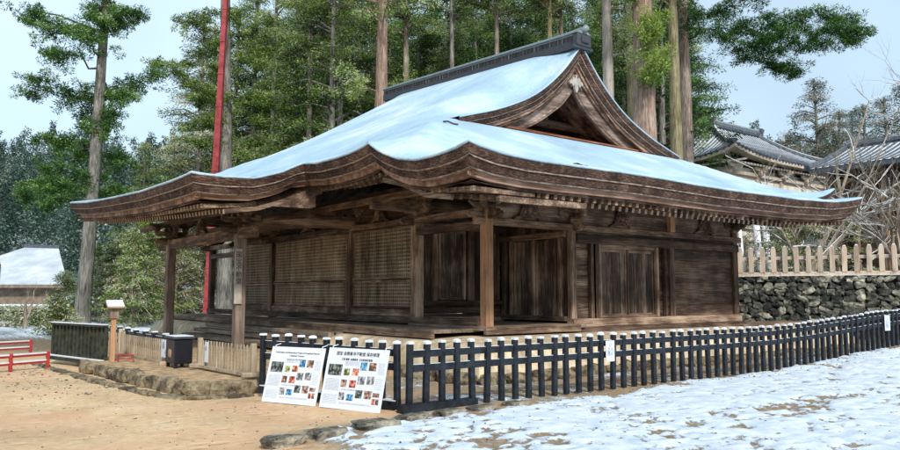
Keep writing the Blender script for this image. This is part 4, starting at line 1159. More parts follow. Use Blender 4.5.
uv = [(-12 + 60*i/(nX-1), .3 + 125*(j/(nY-1))**1.5) for j in range(nY) for i in range(nX)]
V = np.array([(wp(s_, t_, 0)[0], wp(s_, t_, 0)[1], 2.37 + .15*fb(s_, t_, .3)*sm(.3, 3, t_)) for s_, t_ in uv])
I, J = np.meshgrid(np.arange(nX-1), np.arange(nY-1)); q = (J*nX+I).ravel()
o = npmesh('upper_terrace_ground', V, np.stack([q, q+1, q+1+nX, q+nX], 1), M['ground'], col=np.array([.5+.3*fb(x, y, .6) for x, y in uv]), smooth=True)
a_ = o.data.attributes.new('w', 'FLOAT', 'POINT'); a_.data.foreach_set('value', np.ones(len(V), np.float32)); o['kind'] = 'structure'
m = MB(); wbox(m, -12.3, -12, .2, 125, -.5, 2.35); o = m.build('terrace_bank', M['rock_dark']); o['kind'] = 'structure'

# ------------------------------------------------------------------ vegetation
def leaf_arrays(cent, rad, n, size, val, rg, droop=.45, aspect=.24, spread=1.0, snow=0.):
    """n sprays round every clump centre; returns verts, quad faces, per-vertex value"""
    K = len(cent); T = K*n
    c = np.repeat(cent, n, 0); r = np.repeat(rad, n, 0); v0 = np.repeat(val, n)
    d = rg.normal(size=(T, 3)); d /= np.linalg.norm(d, axis=1)[:, None]
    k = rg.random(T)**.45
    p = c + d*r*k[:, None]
    o = d*np.array([1, 1, .55]) + rg.normal(size=(T, 3))*.45*spread; o[:, 2] -= droop
    o /= np.linalg.norm(o, axis=1)[:, None]
    s = np.cross(o, rg.normal(size=(T, 3))); s /= np.linalg.norm(s, axis=1)[:, None] + 1e-6
    L = size*(.6 + .8*rg.random(T))[:, None]; W = L*aspect*.5
    V = np.stack([p, p + o*L*.45 + s*W, p + o*L, p + o*L*.45 - s*W], 1).reshape(-1, 3)
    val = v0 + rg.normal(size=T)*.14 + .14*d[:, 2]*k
    if snow > 0:
        m = (rg.random(T) < snow) & (d[:, 2] > -.1); val = np.where(m, .93 + .07*rg.random(T), np.minimum(val, .9))
    F = np.arange(T*4).reshape(-1, 4)
    return V, F, np.repeat(np.clip(val, 0, 1), 4)
def trunk_mb(H, r0, r1, lean, rg, flare=1.35, n=14, z0=-.5, wob=.12):
    m = MB(); k = 26; rows = []
    ph = rg.random()*9
    for i in range(k+1):
        t = i/k; z = z0 + (H-z0)*t
        rr = r0 + (r1-r0)*t; rr *= 1 + (flare-1)*math.exp(-max(0, z)/.9)
        cx = lean[0]*t + wob*math.sin(t*5+ph)*t; cy = lean[1]*t + wob*math.cos(t*4+ph)*t
        row = []
        for a in range(n):
            th = 2*math.pi*a/n
            q = rr*(1 + .10*math.sin(th*3+ph+t*1.5) + .05*math.sin(th*7+t*4) + .05*noise.noise(Vector((th*2, z*1.2, ph))))
            row.append((cx + q*math.cos(th), cy + q*math.sin(th), z))
        rows.append(row)
    m.strip(rows, True); return m, lambda h: (lean[0]*(h-z0)/(H-z0), lean[1]*(h-z0)/(H-z0))
def finish(name_thing, label, cat, group, loc, tm, br, leaves, bark_m, leaf_m, rotz=0):
    t = thing(name_thing, label, cat, (0,0,0), group)
    tm.build('trunk', M[bark_m], t, smooth=True)
    if br and br.v: br.build('branches', M['twig_dark' if leaf_m == 'leaf_dark' else bark_m], t)
    if leaves:
        V = np.concatenate([l[0] for l in leaves]); off = np.cumsum([0]+[len(l[0]) for l in leaves[:-1]])
        F = np.concatenate([l[1]+o for l, o in zip(leaves, off)]); v = np.concatenate([l[2] for l in leaves])
        npmesh('crown', V, F, M[leaf_m], t, col=v)
    t.location = loc; t.rotation_euler.z = rotz
    return t
def conifer(seed, H, cb, rad, nb, per, size, bark_m, leaf_m, label, loc, r0=.35, group=None, snow=.0, name='conifer', droop=.2, gap=.35, epi=None, lean=(0,0), clr=.42, cat='tree', base_val=.42):
    rg = np.random.default_rng(seed); tm, ax = trunk_mb(H, r0, r0*.25, lean, rg)
    br = MB(); cents = []; rads = []; vals = []
    for i in range(nb):
        t = (i + rg.random())/nb; h = cb + (H-cb)*t
        prof = (1-t)**.75*(.55+.45*min(1, t*5)) + .06
        L = rad*prof*(.65 + .6*rg.random()); az = rg.random()*6.283
        if rg.random() < gap*.4: continue
        x0, y0 = ax(h); e = np.array([math.cos(az), math.sin(az)])
        dz = L*(.12 - droop*1.2 + .25*rg.random())
        p0 = (x0, y0, h - .2); p1 = (x0+e[0]*L*.5, y0+e[1]*L*.5, h + L*.10); p2 = (x0+e[0]*L, y0+e[1]*L, h+dz)
        br.tube([p0, p1, p2], [.03+.018*L, .02+.01*L, .012], 4, False)
        nc = max(2, int(L*1.7)); bv = base_val + rg.normal()*.17
        for k in range(nc):
            s = .28 + .75*(k+.5)/nc; lat = rg.normal()*.16*L*(s)
            q = np.array([x0 + e[0]*L*s - e[1]*lat, y0 + e[1]*L*s + e[0]*lat, h + L*.10*(1-abs(2*s-1)) + dz*max(0, 2*s-1)*1. + rg.normal()*.12])
            cr = clr*(.7+.6*rg.random()); cents.append(q); rads.append((cr*1.1, cr*1.1, cr*.42)); vals.append(bv + rg.normal()*.06)
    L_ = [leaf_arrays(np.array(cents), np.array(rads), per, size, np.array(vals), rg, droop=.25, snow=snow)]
    if epi:
        for (dx, dy, h, r, n) in epi:
            m = 26; cc = np.array([[dx, dy, h]]) + rg.normal(size=(m, 3))*r*.40
            L_.append(leaf_arrays(cc, np.full((m, 3), r*.3), n, size*.85, np.full(m, .62)+rg.normal(size=m)*.1, rg, droop=-.1))
            br.tube([(dx*.1, dy*.1, h-.3), (dx, dy, h)], [.06, .02], 4, False)
    return finish(name, label, cat, group, loc, tm, br, L_, bark_m, leaf_m)

def at(u, d):
    """ground point seen at column u, d metres ahead"""
    l = (u-450)/754*d*1.0; return (FW.x*d + RT.x*l, FW.y*d + RT.y*l)
def gnd(x, y):
    p = Vector((x, y)) - WA; return 2.37 if (p.dot(WN) > .3 and p.dot(WD) > -12) else ground_z(x, y)
def loc_at(u, d): x, y = at(u, d); return (x, y, gnd(x, y) - .05)

# tall left tree, its clumps of foliage spread on level limbs
def clump_tree(seed, label, loc, H, r0, lean, clumps, bark_m, leaf_m, size, n, name='tall_conifer', group=None, r1=None):
    """clumps: (side, height, half width, half height) in metres, side = to the right as one faces the hall"""
    rg = np.random.default_rng(seed); tm, ax = trunk_mb(H, r0, r1 or r0*.45, lean, rg)
    br = MB(); L_ = []
    placed = []
    for (s, h, rs, rh) in sorted(clumps, key=lambda c: abs(c[0])):
        best = None
        for (s2, q2, r2) in placed:
            if abs(s2) < abs(s) - .3 and s2*s >= 0:
                dd = math.hypot(s-s2, (h-q2[2])*1.6)
                if dd < 4.2 and (best is None or dd < best[0]): best = (dd, q2, r2)
        dep = rg.normal()*.7 + (0 if abs(s) > 1.2 else rg.choice([-1, 1])*.9)
        if best is not None: dep = (best[1][0]*FW.x + best[1][1]*FW.y) + rg.normal()*.5
        q = np.array([RT.x*s + FW.x*dep, RT.y*s + FW.y*dep, h]); x0, y0 = ax(h)
        if best is not None and best[0] < abs(s)*1.1: a0 = best[1]; ra = .04
        else: a0 = np.array([x0, y0, h - .12*abs(s) + rg.normal()*.3]); ra = .075
        m1 = a0*.65 + q*.35 + rg.normal(size=3)*.14; m2 = a0*.3 + q*.7 + rg.normal(size=3)*.14 + np.array([0,0,.10])
        br.tube([tuple(a0), tuple(m1), tuple(m2), tuple(q)], [ra, ra*.7, ra*.5, .015], 5, False)
        placed.append((s, q, ra))
        for f in (.35, .6, .8):
            if abs(s) < .8: continue
            c0 = a0*(1-f) + q*f + rg.normal(size=3)*.12 + np.array([0,0,.05]); kk = 5
            L_.append(leaf_arrays(c0 + rg.normal(size=(kk, 3))*np.array([.42,.42,.16]), np.full((kk, 3), .22)*np.array([1.2,1.2,.6]), int(n*.8), size, .4+rg.normal(size=kk)*.1, rg, droop=.0))
        K = max(10, int(rs*rh*(38 if leaf_m == 'leaf_dark' else 34))); cc = []; rr = []
        for k in range(K):
            a = rg.normal(size=3)*np.array([rs*.50, rs*.44, rh*.62]); p = q + np.array([RT.x*a[0]+FW.x*a[1], RT.y*a[0]+FW.y*a[1], a[2]])
            cc.append(p); c = .22*(.6+.8*rg.random()); rr.append((c*1.1, c*1.1, c*.8))
            if k % 2 == 0: br.tube([tuple(q), tuple(p)], [.022, .008], 3, False)
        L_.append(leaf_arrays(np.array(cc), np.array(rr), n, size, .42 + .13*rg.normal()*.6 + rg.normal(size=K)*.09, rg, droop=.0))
    return finish(name, label, 'tree', group, loc, tm, br, L_, bark_m, leaf_m)
px = .0517
left_cl = [(u_, v_, 15, 7) for u_, v_ in ((118,18),(104,38),(116,56),(100,76),(112,92),(92,106),(104,128),(88,140),(100,158),(88,172),(104,190),(86,196),(128,30),(78,112),(120,130),(114,206),(80,186))] + [(120,8,22,9),(60,30,13,6),(82,45,20,9),(62,22,8,5),(140,24,16,8),(44,74,14,7),(36,88,8,4),(68,88,24,10),(95,64,14,8),(124,74,20,9),(152,62,8,4),(160,20,7,5),(112,42,12,7),
           (136,94,12,6),(45,132,13,4),(60,140,10,5),(82,152,20,10),(56,166,18,9),(24,192,10,6),(40,184,12,7),(98,176,20,10),(76,186,16,8),(118,150,14,8),(124,112,14,8),(92,116,10,6),(66,204,14,6),(98,205,20,7),(130,190,8,5),(76,62,12,6),(100,92,14,8)]
clump_tree(3, 'tall leaning evergreen with dark green tufts at the left of the hall', loc_at(83, 39), 19, .36, (.25, -2.1+.0),
           [((u-95)*px, 1.65+(293-v)*px, a*px, b*px) for u, v, a, b in left_cl], 'bark_grey', 'leaf_dark', .15, 84, r1=.18)
# tree whose long dark bough hangs into the sky at the top right
px2 = .0584
rc = [(u_, v_, 9, 5) for u_, v_ in ((735,30),(748,18),(758,38),(772,34),(784,16),(792,38),(812,20),(822,40),(836,8),(848,38),(720,38),(726,8),(742,58),(764,52),(812,56),(796,56),(778,58),(864,12),(858,34))] + [(846,14,13,9),(830,28,11,8),(855,22,7,8),(800,9,17,8),(770,12,16,7),(745,7,14,7),(724,18,10,6),(760,25,10,4),(785,28,11,5),(815,32,8,5),(750,45,8,3),(775,50,8,3),(803,45,8,3),(800,67,9,3),(788,60,5,2),(735,50,5,2),(840,42,7,4),(712,8,14,9),(705,30,10,9),(820,6,14,6),(845,32,8,5),(765,38,6,3),(700,105,11,22),(706,88,10,9),(700,128,9,14),(690,20,14,12)]
clump_tree(5, 'slim cedar with a long dark bough hanging into the sky at upper right', loc_at(690, 44), 22, .40, (0, 0),
           [((u-690)*px2, -2.5+1.65+(293-v)*px2, a*px2, b*px2) for u, v, a, b in rc], 'bark', 'leaf_dark', .15, 56, r1=.25)

# big bare cedar trunks rising behind the roof
BG = 'big cedar trunks behind the hall'
def cedar(seed, u, d, r0, bark_m, label, epi=None, cb=17, leaf_m='leaf_olive', lean=(0,0), H=30, nb=70, r1=None, rad=3.6):
    return conifer(seed, H, cb, rad, nb, 70, .19, bark_m, leaf_m, label, loc_at(u, d), r0, BG, 0., 'cedar', epi=epi, lean=lean, clr=.5)
def side(s, dep=0): return (RT.x*s - FW.x*dep, RT.y*s - FW.y*dep)
def E_(s, h, r, n=60, dep=.7): a = side(s, dep); return (a[0], a[1], h, r, n)
px3 = .061
c3 = [(195,8,14,7),(178,18,14,5),(190,32,12,5),(165,44,12,4),(150,60,8,4),(172,68,12,5),(186,78,12,5),(206,60,10,5),(205,88,10,5),(242,18,14,7),(256,60,10,5),(246,92,10,6),(212,30,10,6),(210,118,12,5),(250,130,10,6),(240,45,10,6),(196,100,8,4),(262,34,10,6),(264,104,8,5),(200,140,10,6),(184,125,8,4),(226,2,16,8),(236,150,10,6)]
clump_tree(21, 'grey lichened cedar trunk just right of the red mast, with drooping side boughs', loc_at(226, 46), 24, .46, (-.2, .9), [((u-226)*px3, 1.65+(293-v)*px3, a*px3, b*px3) for u, v, a, b in c3], 'bark_grey', 'leaf_olive', .16, 80, name='cedar', group=BG, r1=.26)
cedar(22, 270, 60, .32, 'bark_grey', 'thin cedar trunk standing alone left of the ridge, above the roof slope', cb=20, rad=3.)
cedar(23, 377, 42, .50, 'bark_red', 'brown cedar trunk rising at the far end of the roof ridge', [E_(-1.5,13.5,1.1)], lean=(.2,-.2))
cedar(24, 405, 55, .40, 'bark', 'greyish cedar trunk right behind the far ridge end, with green tufts below', [E_(.2,17.2,1.7),E_(1.3,14.3,1.2),E_(-.6,14.2,1.1)], cb=21)
cedar(25, 498, 55, .36, 'bark', 'cedar trunk standing above the middle of the ridge', cb=22)
cedar(32, 452, 54, .30, 'bark_grey', 'thin grey cedar trunk above the ridge, left of its middle', cb=21)
cedar(33, 338, 52, .28, 'bark_grey', 'thin grey trunk standing in the wood above the long roof slope', cb=19)
cedar(34, 306, 50, .24, 'bark', 'slender brown trunk in the wood right of the red mast', cb=18)
cedar(26, 552, 56, .36, 'bark_moss', 'left one of two close cedar trunks above the ridge end', cb=23)
cedar(27, 564, 57, .30, 'bark_red', 'right one of two close cedar trunks above the ridge end', cb=23)
cedar(28, 611, 44, .46, 'bark_pale', 'pale straight cedar trunk right of the gable', [E_(1.9,15.5,1.2,80),E_(1.6,13.8,1.3,80)])
t1 = cedar(29, 648, 38, .74, 'bark_red', 'thickest reddish cedar trunk with bright green tufts on its bark', [E_(.1,12.8,1.05,130,1.2),E_(.25,10.9,1.15,140,1.2),E_(-.9,14.6,.8,90,1)], leaf_m='leaf_bright')
cedar(30, 634, 50, .36, 'bark_moss', 'thin mossy cedar trunk between the pale trunk and the thickest one', cb=16)
cedar(31, 679, 42, .42, 'bark_moss', 'olive mossy cedar trunk right of the thickest trunk', [E_(.2,17.2,1.5,80)], cb=16)

# dense wood behind: five kinds of conifer, copied
protos = []
specs = [(101,24,2.5,4.6,150,'leaf_olive',.02,.42),(102,22,2,5.0,140,'leaf_dark',.0,.38),(103,26,3,4.2,150,'leaf_olive',.05,.5),(104,21,1.5,5.2,140,'leaf_bright',.0,.34),(105,23,2,4.6,140,'leaf_snowy',.04,.36)]
for sd, H, cb, rad, nb, lm, sn, bv in specs:
    protos.append(conifer(sd, H, cb, rad, nb, 84, .19, 'bark_grey', lm, 'x', (0,0,0), .3, 'conifers of the dense wood behind the hall', sn, 'conifer', clr=.62, base_val=bv))
pk_ = [kids(p) for p in protos]
kinds = ['olive green conifer', 'dark green conifer', 'tall yellowish green conifer', 'bright green conifer', 'pale snow-flecked conifer']
row_at = [(140,58,0,.62),(172,66,4,.62),(196,62,4),(210,72,0),(250,66,2),(262,74,0),(292,58,2),(305,74,1),(322,54,4),(340,64,0),(356,56,3),(388,68,1),(418,62,3),(432,74,1),(452,58,0),(476,66,1),(492,76,3),(512,62,1),(530,68,3),(546,74,1),(578,62,3),(590,58,1),(602,72,0),(628,64,3),(640,74,1),(662,60,1),(672,76,0),(345,84,1),(372,80,3),(400,88,0),(432,84,1),(460,80,1),(490,86,0),(520,82,1),(548,84,3),(575,80,1),(600,84,1),(280,88,1),(630,82,1),(655,84,0),(690,88,1),(268,66,3),(318,68,1),(372,64,0),(404,72,3),(446,66,1),(466,72,0),(502,70,3),(540,68,0),(560,72,1),(612,70,0),(648,72,3),(678,70,1),(232,70,1),(330,46,0),(304,56,2),(430,60,3),(526,64,1),(588,62,3),(665,54,1)]
def where(u):
    if u < 240: return 'left of the ridge, above the porch roof'
    if u < 380: return 'above the long snowy slope'
    if u < 480: return 'behind the far end of the ridge'
    if u < 600: return 'behind the ridge'
    return 'behind the gable'
used = set(); rr_ = random.Random(8)
for (u, d, k, *fx) in row_at:
    o = protos[k] if k not in used else copy_tree(protos[k], None, pk_[k]); used.add(k)
    x, y = at(u, d); o.location = (x, y, gnd(x, y)-.1); s = rr_.uniform(.85, 1.15); s = fx[0] if fx else max(s, d/56); o.scale = (s*rr_.uniform(.95,1.1), s, s*rr_.uniform(.9,1.1)); o.rotation_euler.z = rr_.uniform(0, 6.28)
    depth_ = 'front row' if d < 60 else 'middle row' if d < 76 else 'back row'
    o['label'] = kinds[k] + ' of the wood ' + where(u) + ', ' + depth_
    o['group'] = 'conifers of the dense wood, ' + kinds[k] + ' ' + where(u) + ' ' + depth_

# snow-dusted small trees seen under and beside the porch
def shrub(seed, H, R_, K, per, size, leaf_m, bark_m, label, loc, group, snow=.25, bv=.45, name='shrub', layers=True):
    rg = np.random.default_rng(seed); tm, ax = trunk_mb(H*.85, .10, .03, (rg.normal()*.3, rg.normal()*.3), rg, n=7)
    br = MB(); cc = []; rr = []; vv = []
    for k in range(K):
        t = rg.random()**.8; h = H*(.06 + .94*t); L = R_*(1-t*.75)*(.35+.75*rg.random()); az = rg.random()*6.283
        q = (math.cos(az)*L, math.sin(az)*L, h - .12*L); br.tube([(0,0,max(.1, h-.35*L)), (q[0]*.5, q[1]*.5, h-.1), q], [.03,.02,.008], 3, False)
        cc.append(q); c = R_*.15*(.6+.7*rg.random()); rr.append((c*1.7, c*1.7, c*.4)); vv.append(bv+rg.normal()*.17)
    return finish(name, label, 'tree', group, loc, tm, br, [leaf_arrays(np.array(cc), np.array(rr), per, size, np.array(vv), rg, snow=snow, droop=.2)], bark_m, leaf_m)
sh = [(62,31,1.2,1.0,'left of the lantern post, low and squat'),(116,43,4.6,2.2,'behind the lantern post'),(134,38,4.6,1.9,'just left of the far porch pillar'),(146,40,5.6,2.4,'right behind the far porch pillar'),(178,50,5.6,3.0,'seen between the two porch pillars'),(198,54,7.0,3.0,'left of the dark corner column'),(236,54,6.0,2.8,'beside the red pole, seen through the porch'),(98,46,4.4,2.2,'right of the tall leaning tree trunk'),(136,46,7.2,3.0,'tall, above the low black fence'),(165,52,8,3.2,'tallest, below the porch eave'),(66,50,3.0,1.8,'by the left tree trunk, in front of the snow field')]
for i, (u, d, H, R_, lb) in enumerate(sh):
    x, y = at(u, d); H *= 1.05
    conifer(200+i, H, .25, R_*.95, int(26+H*11), 74, .125, 'twig', ('leaf_snowy', 'leaf_snowy', 'leaf_olive', 'leaf_bright')[i % 4], 'snow-dusted evergreen ' + lb, (x, y, gnd(x, y)-.05), .10, 'snow-dusted small trees beyond the porch', .16, 'small_evergreen', clr=.34, base_val=.46, droop=.3)
# low hedge mounds at far left
for i, (u, d, lb) in enumerate(((8,48,'leftmost'),(30,46,'second from the left'),(52,49,'third from the left'),(20,40,'nearest, by the red railings'),(44,40,'beside the board fence'))):
    x, y = at(u, d)
    shrub(240+i, 1.0, 1.9, 90, 36, .14, 'leaf_snowy', 'twig', 'low snowy bush in the garden at far left, ' + lb, (x, y, gnd(x, y)-.05), 'low snowy bushes at far left', .35, .42, 'bush')

# frosted conifers on the right beyond the tiled roofs
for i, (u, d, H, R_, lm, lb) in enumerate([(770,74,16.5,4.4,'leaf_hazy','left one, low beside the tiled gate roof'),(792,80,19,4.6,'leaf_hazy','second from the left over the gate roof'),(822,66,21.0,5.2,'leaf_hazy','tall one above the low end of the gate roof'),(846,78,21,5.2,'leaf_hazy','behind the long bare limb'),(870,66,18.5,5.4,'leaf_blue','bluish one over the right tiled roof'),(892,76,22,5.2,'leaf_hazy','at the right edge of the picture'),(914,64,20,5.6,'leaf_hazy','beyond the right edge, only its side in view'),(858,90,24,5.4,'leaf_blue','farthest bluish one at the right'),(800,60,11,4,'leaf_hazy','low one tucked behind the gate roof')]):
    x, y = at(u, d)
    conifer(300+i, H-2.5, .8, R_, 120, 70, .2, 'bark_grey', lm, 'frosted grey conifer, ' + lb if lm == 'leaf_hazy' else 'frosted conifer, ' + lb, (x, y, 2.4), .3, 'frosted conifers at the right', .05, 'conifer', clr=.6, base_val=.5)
# undergrowth on the upper terrace behind the timber fence
for i, (u, d, H, R_, lb) in enumerate([(778,42,3.4,1.6,'olive bush behind the left part of the timber fence'),(800,45,4.2,2.0,'bush between the white posts and the bare tree'),(838,44,4.4,2.2,'bush under the snowy branches'),(722,46,4.6,2.2,'bush close to the gate wall, low'),(870,50,3.2,2.0,'bush in front of the dark hall at the right'),(760,50,4.2,2.2,'bush just behind the white posts')]):
    x, y = at(u, d)
    shrub(330+i, H, R_, 130, 40, .15, 'leaf_snowy', 'twig', lb, (x, y, 2.45), 'bushes on the upper terrace', .15, .40, 'bush')

# far wooded hillside: one mass of trees (no air haze, its blue is put into the leaf colour)
rg = np.random.default_rng(77); cc = []; rr = []; vv = []
for i in range(1500):
    d = rg.uniform(118, 205); l = rg.uniform(-1.5, .10)*d if i < 1250 else rg.uniform(.05, .7)*d
    x, y = FW.x*d + RT.x*l, FW.y*d + RT.y*l; z = ground_z(x, y); H = rg.uniform(11, 18); tone = rg.normal()*.10
    for k in range(13):
        t = (k+.5)/13; R_ = 3.6*(1-t)**.8 + .3; 
        for q in range(3 if k < 8 else 2):
            a = rg.random()*6.28; cc.append((x+math.cos(a)*R_*.55, y+math.sin(a)*R_*.55, z+1+H*t)); rr.append((R_*.6, R_*.6, .8)); vv.append(.38+tone+rg.normal()*.06)
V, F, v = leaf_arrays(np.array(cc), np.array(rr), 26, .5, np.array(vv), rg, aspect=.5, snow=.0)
o = npmesh('distant_forest', V, F, M['leaf_blue'], col=v); tag(o, 'haze-tinted blue-green conifer forest covering the far hillside', 'forest', kind='stuff')

# ------------------------------------------------------------------ bare trees
def bare(seed, label, loc, H, r0, mat, group=None, snow=True, targets=None, depth=5, name='bare_tree', spread=.6, up=.25):
    rg = random.Random(seed); br = MB(); sn = MB(); tr = MB()
    def grow(p, d, L, r, lev, mb):
        pts = [p]; q = p; n = 5
        for k in range(n):
            d = (d + Vector((rg.gauss(0,.13), rg.gauss(0,.13), rg.gauss(0,.10)+.02))).normalized(); q = q + d*L/n; pts.append(q)
        rad = [r*(1-.45*i/n) for i in range(n+1)]
        mb.tube(pts, rad, 5 if r > .03 else 3, False)
        if snow and r > .012 and abs(d.z) < .82:
            sn.tube([x + Vector((0,0,rr*.75)) for x, rr in zip(pts, rad)], [max(.012, rr*.7) for rr in rad], 4, False)
        if lev <= 0: return
        for k in range(rg.choice((2, 3, 3))):
            i = rg.choice((2, 3, 4, 5)); dd = (d + Vector((rg.gauss(0,spread), rg.gauss(0,spread), rg.gauss(up,spread*.5)))).normalized()
            grow(pts[i], dd, L*rg.uniform(.6,.85), rad[i]*rg.uniform(.5,.7), lev-1, br)
    if targets:
        for (s, h, dep, r) in targets:
            a = side(s, dep); tip = Vector((a[0], a[1], h)); n = 6; pts = [Vector((0,0,.0)).lerp(tip, (i/n)) + Vector((rg.gauss(0,.12), rg.gauss(0,.12), .35*math.sin(i/n*math.pi)*(-1 if h > 5 else 1.2)))*(1 if 0 < i < n else 0) for i in range(n+1)]
            rad = [r*(1-.75*i/n) for i in range(n+1)]; tr.tube(pts, rad, 6, False)
            if snow: sn.tube([x + Vector((0,0,rr*.75)) for x, rr in zip(pts[1:], rad[1:])], [max(.015, rr*.65) for rr in rad[1:]], 4, False)
            for k in range(12):
                i = rg.randint(2, n); dd = (tip.normalized()*.6 + Vector((rg.gauss(0,.7), rg.gauss(0,.7), rg.gauss(.1,.5)))).normalized()
                grow(pts[i], dd, rg.uniform(.9,1.9), rad[i]*.5+.008, 2, br)
    else: grow(Vector((0,0,-.2)), Vector((0,0,1)), H*.35, r0, depth, tr)
    t = thing(name, label, 'tree', (0,0,0), group)
    tr.build('trunk', M[mat], t, smooth=True)
    bo = br.build('branches', M[mat], t)
    if snow and sn.v: sn.build('branch_snow', M['snow2'], bo)
    t.location = loc; return t
x, y = at(27, 37)
bare(1, 'small bare tree in front of the snowy field at far left', (x, y, 0), 4.2, .12, 'twig', depth=4, snow=False)
x, y = at(-4, 30)
bare(9, 'bare snowy twigs reaching in from the left edge', (x, y, 0), 9, .12, 'twig', depth=5)
x, y = at(806, 36)
bare(2, 'bare tree with one long pale limb reaching up to the right', (x, y, 2.45), 9, .2, 'twig', targets=[(3.4,8.6,0,.13),(5.2,9.4,.3,.08),(-2.6,5.2,.5,.10),(4.6,4.8,1.2,.12)])
x, y = at(905, 31)
bare(3, 'tangle of long snowy branches spreading low at the right edge', (x, y, 2.45), 6, .2, 'twig', targets=[(-3.2,3.2,.9,.09),(-3.9,3.7,.2,.07),(-1.4,4.1,.6,.08),(-2.6,4.6,1.4,.07),(-4.0,2.9,1.2,.06)])
x, y = at(868, 40)
bare(4, 'snow-lined bare shrub before the dark hall at the right', (x, y, 2.35), 5.5, .08, 'twig', depth=4, spread=.75)
x, y = at(742, 41)
bare(5, 'bare leafless tree between the gate wall and the hall roof', (x, y, 2.45), 9, .08, 'twig', depth=4, spread=.5)
x, y = at(800, 33)
bare(6, 'low bare bush just behind the timber fence', (x, y, 2.35), 3.4, .05, 'twig', depth=4, spread=.8)

# ------------------------------------------------------------------ tiled-roof buildings at the right
def hip_roof(name_p, parent, x0, x1, y0, y1, ze, zr, inset, lift=.7, slopes='nw', pitch=.42):
    """concave tiled hip roof, ridge along x; ribs of round tiles with snow between"""
    yc = (y0+y1)/2; rx0, rx1 = x0+inset, x1-inset
    def S_(side_, s, t):
        """s 0..1 along the eave, t 0 eave .. 1 ridge"""
        prof = t*.62 + .38*t*t
        if side_ == 's': xe = x0+(x1-x0)*s; xr = rx0+(rx1-rx0)*s; X_, Y_ = xe+(xr-xe)*t, y0+(yc-y0)*t
        elif side_ == 'n': xe = x0+(x1-x0)*s; xr = rx0+(rx1-rx0)*s; X_, Y_ = xe+(xr-xe)*t, y1+(yc-y1)*t
        elif side_ == 'w': X_, Y_ = x0+(rx0-x0)*t, (y0+(y1-y0)*s)*(1-t)+yc*t
        else: X_, Y_ = x1+(rx1-x1)*t, (y0+(y1-y0)*s)*(1-t)+yc*t
        up = lift*(abs(2*s-1)**3)*(1-t)**2
        return Vector((X_, Y_, ze + (zr-ze)*prof + up))
    surf = MB(); sn = MB(); rib = MB(); und = MB()
    for sd, Lg in (('s', x1-x0), ('w', y1-y0), ('n', x1-x0), ('e', y1-y0)):
        rows = [[S_(sd, i/24, t/8) for i in range(25)] for t in range(9)]
        surf.strip(rows)
        und.strip([[S_(sd, i/24, 0) for i in range(25)], [S_(sd, i/24, 0)-Vector((0,0,.22)) for i in range(25)], [S_(sd, i/24, .18)-Vector((0,0,.55)) for i in range(25)]])
        if sd in 'swe':
            # ribs run straight down the slope
            n = int(Lg/pitch)
            for k in range(n+1):
                s = k/n
                if sd == 's':
                    X0 = x0 + (x1-x0)*s; tm = min(1, max(0, (X0-x0)/(inset+1e-6), ) if X0 < rx0 else (x1-X0)/inset if X0 > rx1 else 1)
                    pts = []
                    for j in range(7):
                        t = tm*j/6; a = x0+inset*t; b = x1-inset*t; pts.append(S_('s', min(1, max(0, (X0-a)/(b-a+1e-6))), t))
                else:
                    Y0 = y0 + (y1-y0)*s; tm = max(0, 1-abs(2*s-1)); pts = []
                    for j in range(7):
                        t = tm*j/6; a = y0+(yc-y0)*t; b = y1-(y1-yc)*t; pts.append(S_(sd, min(1, max(0, (Y0-a)/(b-a+1e-6))), t))
                if tm < .05: continue
                up = Vector((0,0,.05)); rib.tube([p+up for p in pts], .075, 6)
                e = pts[0]; d_ = (pts[0]-pts[1]).normalized(); rib.tube([e+up, e+up+d_*.08], .11, 8)
            rows = [[S_(sd, i/24, .03+.93*t/8)+Vector((0,0,.085)) for i in range(25)] for t in range(9)]; sn.strip(rows)
    ro = surf.build('tiled_roof', M['tile'], parent)
    rib.build('tile_ribs', M['tile'], ro); sn.build('roof_snow', M['snow2'], ro); und.build('eave_boards', M['gate_wall'], ro)
    m = MB(); m.tube([(rx0-.4, yc, zr+.35), (rx0+.5, yc, zr+.22), ((rx0+rx1)/2, yc, zr+.2), (rx1-.5, yc, zr+.22), (rx1+.4, yc, zr+.35)], .26, 8); m.build('ridge_tiles', M['tile'], ro)
    m = MB(); m.tube([(rx0-.3, yc, zr+.58), (rx0+.5, yc, zr+.46), (rx1-.5, yc, zr+.46), (rx1+.3, yc, zr+.58)], .16, 6); m.build('ridge_tiles', M['ridgecap'], ro)
    for sd, s in (('s',0),('s',1),('n',0),('n',1)):
        pts = [S_(sd, s, t/8)+Vector((0,0,.16)) for t in range(9)]
        m = MB(); m.tube(pts, .17, 7); m.build('hip_tiles', M['tile'], ro)
        m = MB(); m.tube([p+Vector((0,0,.14)) for p in pts], .08, 5); m.build('hip_snow', M['snow2'], ro)
    for xx in (rx0-.3, rx1+.3):
        m = MB(); m.cbox(xx-.12, xx+.12, yc-.34, yc+.34, zr-.05, zr+.72, .05); m.build('ridge_end_tile', M['tile'], ro)
    return ro
gate = thing('gate_building', 'pale walled gate building with grey tiled hip roof and snow', 'building', (52, 32, 2.5))
hip_roof('g', gate, 45.0, 60.4, 27.6, 36.8, 11.1, 14.2, 4.7, .62)
def slab(name, mat, b, par, c=.02):
    m = MB(); m.cbox(*b, c); return m.build(name, M[mat], par)
slab('wall', 'gate_wall2', (46.2, 59.2, 28.75, 35, 2.4, 10.5), gate)
for x in (46.2, 49.4, 52.6, 55.8, 59.2): slab('post', 'gate_wall', (x-.16, x+.16, 28.57, 28.89, 2.4, 10.5), gate)
for y in (32.2, 35.0): slab('post', 'gate_wall', (46.04, 46.36, y-.16, y+.16, 2.4, 10.5), gate)
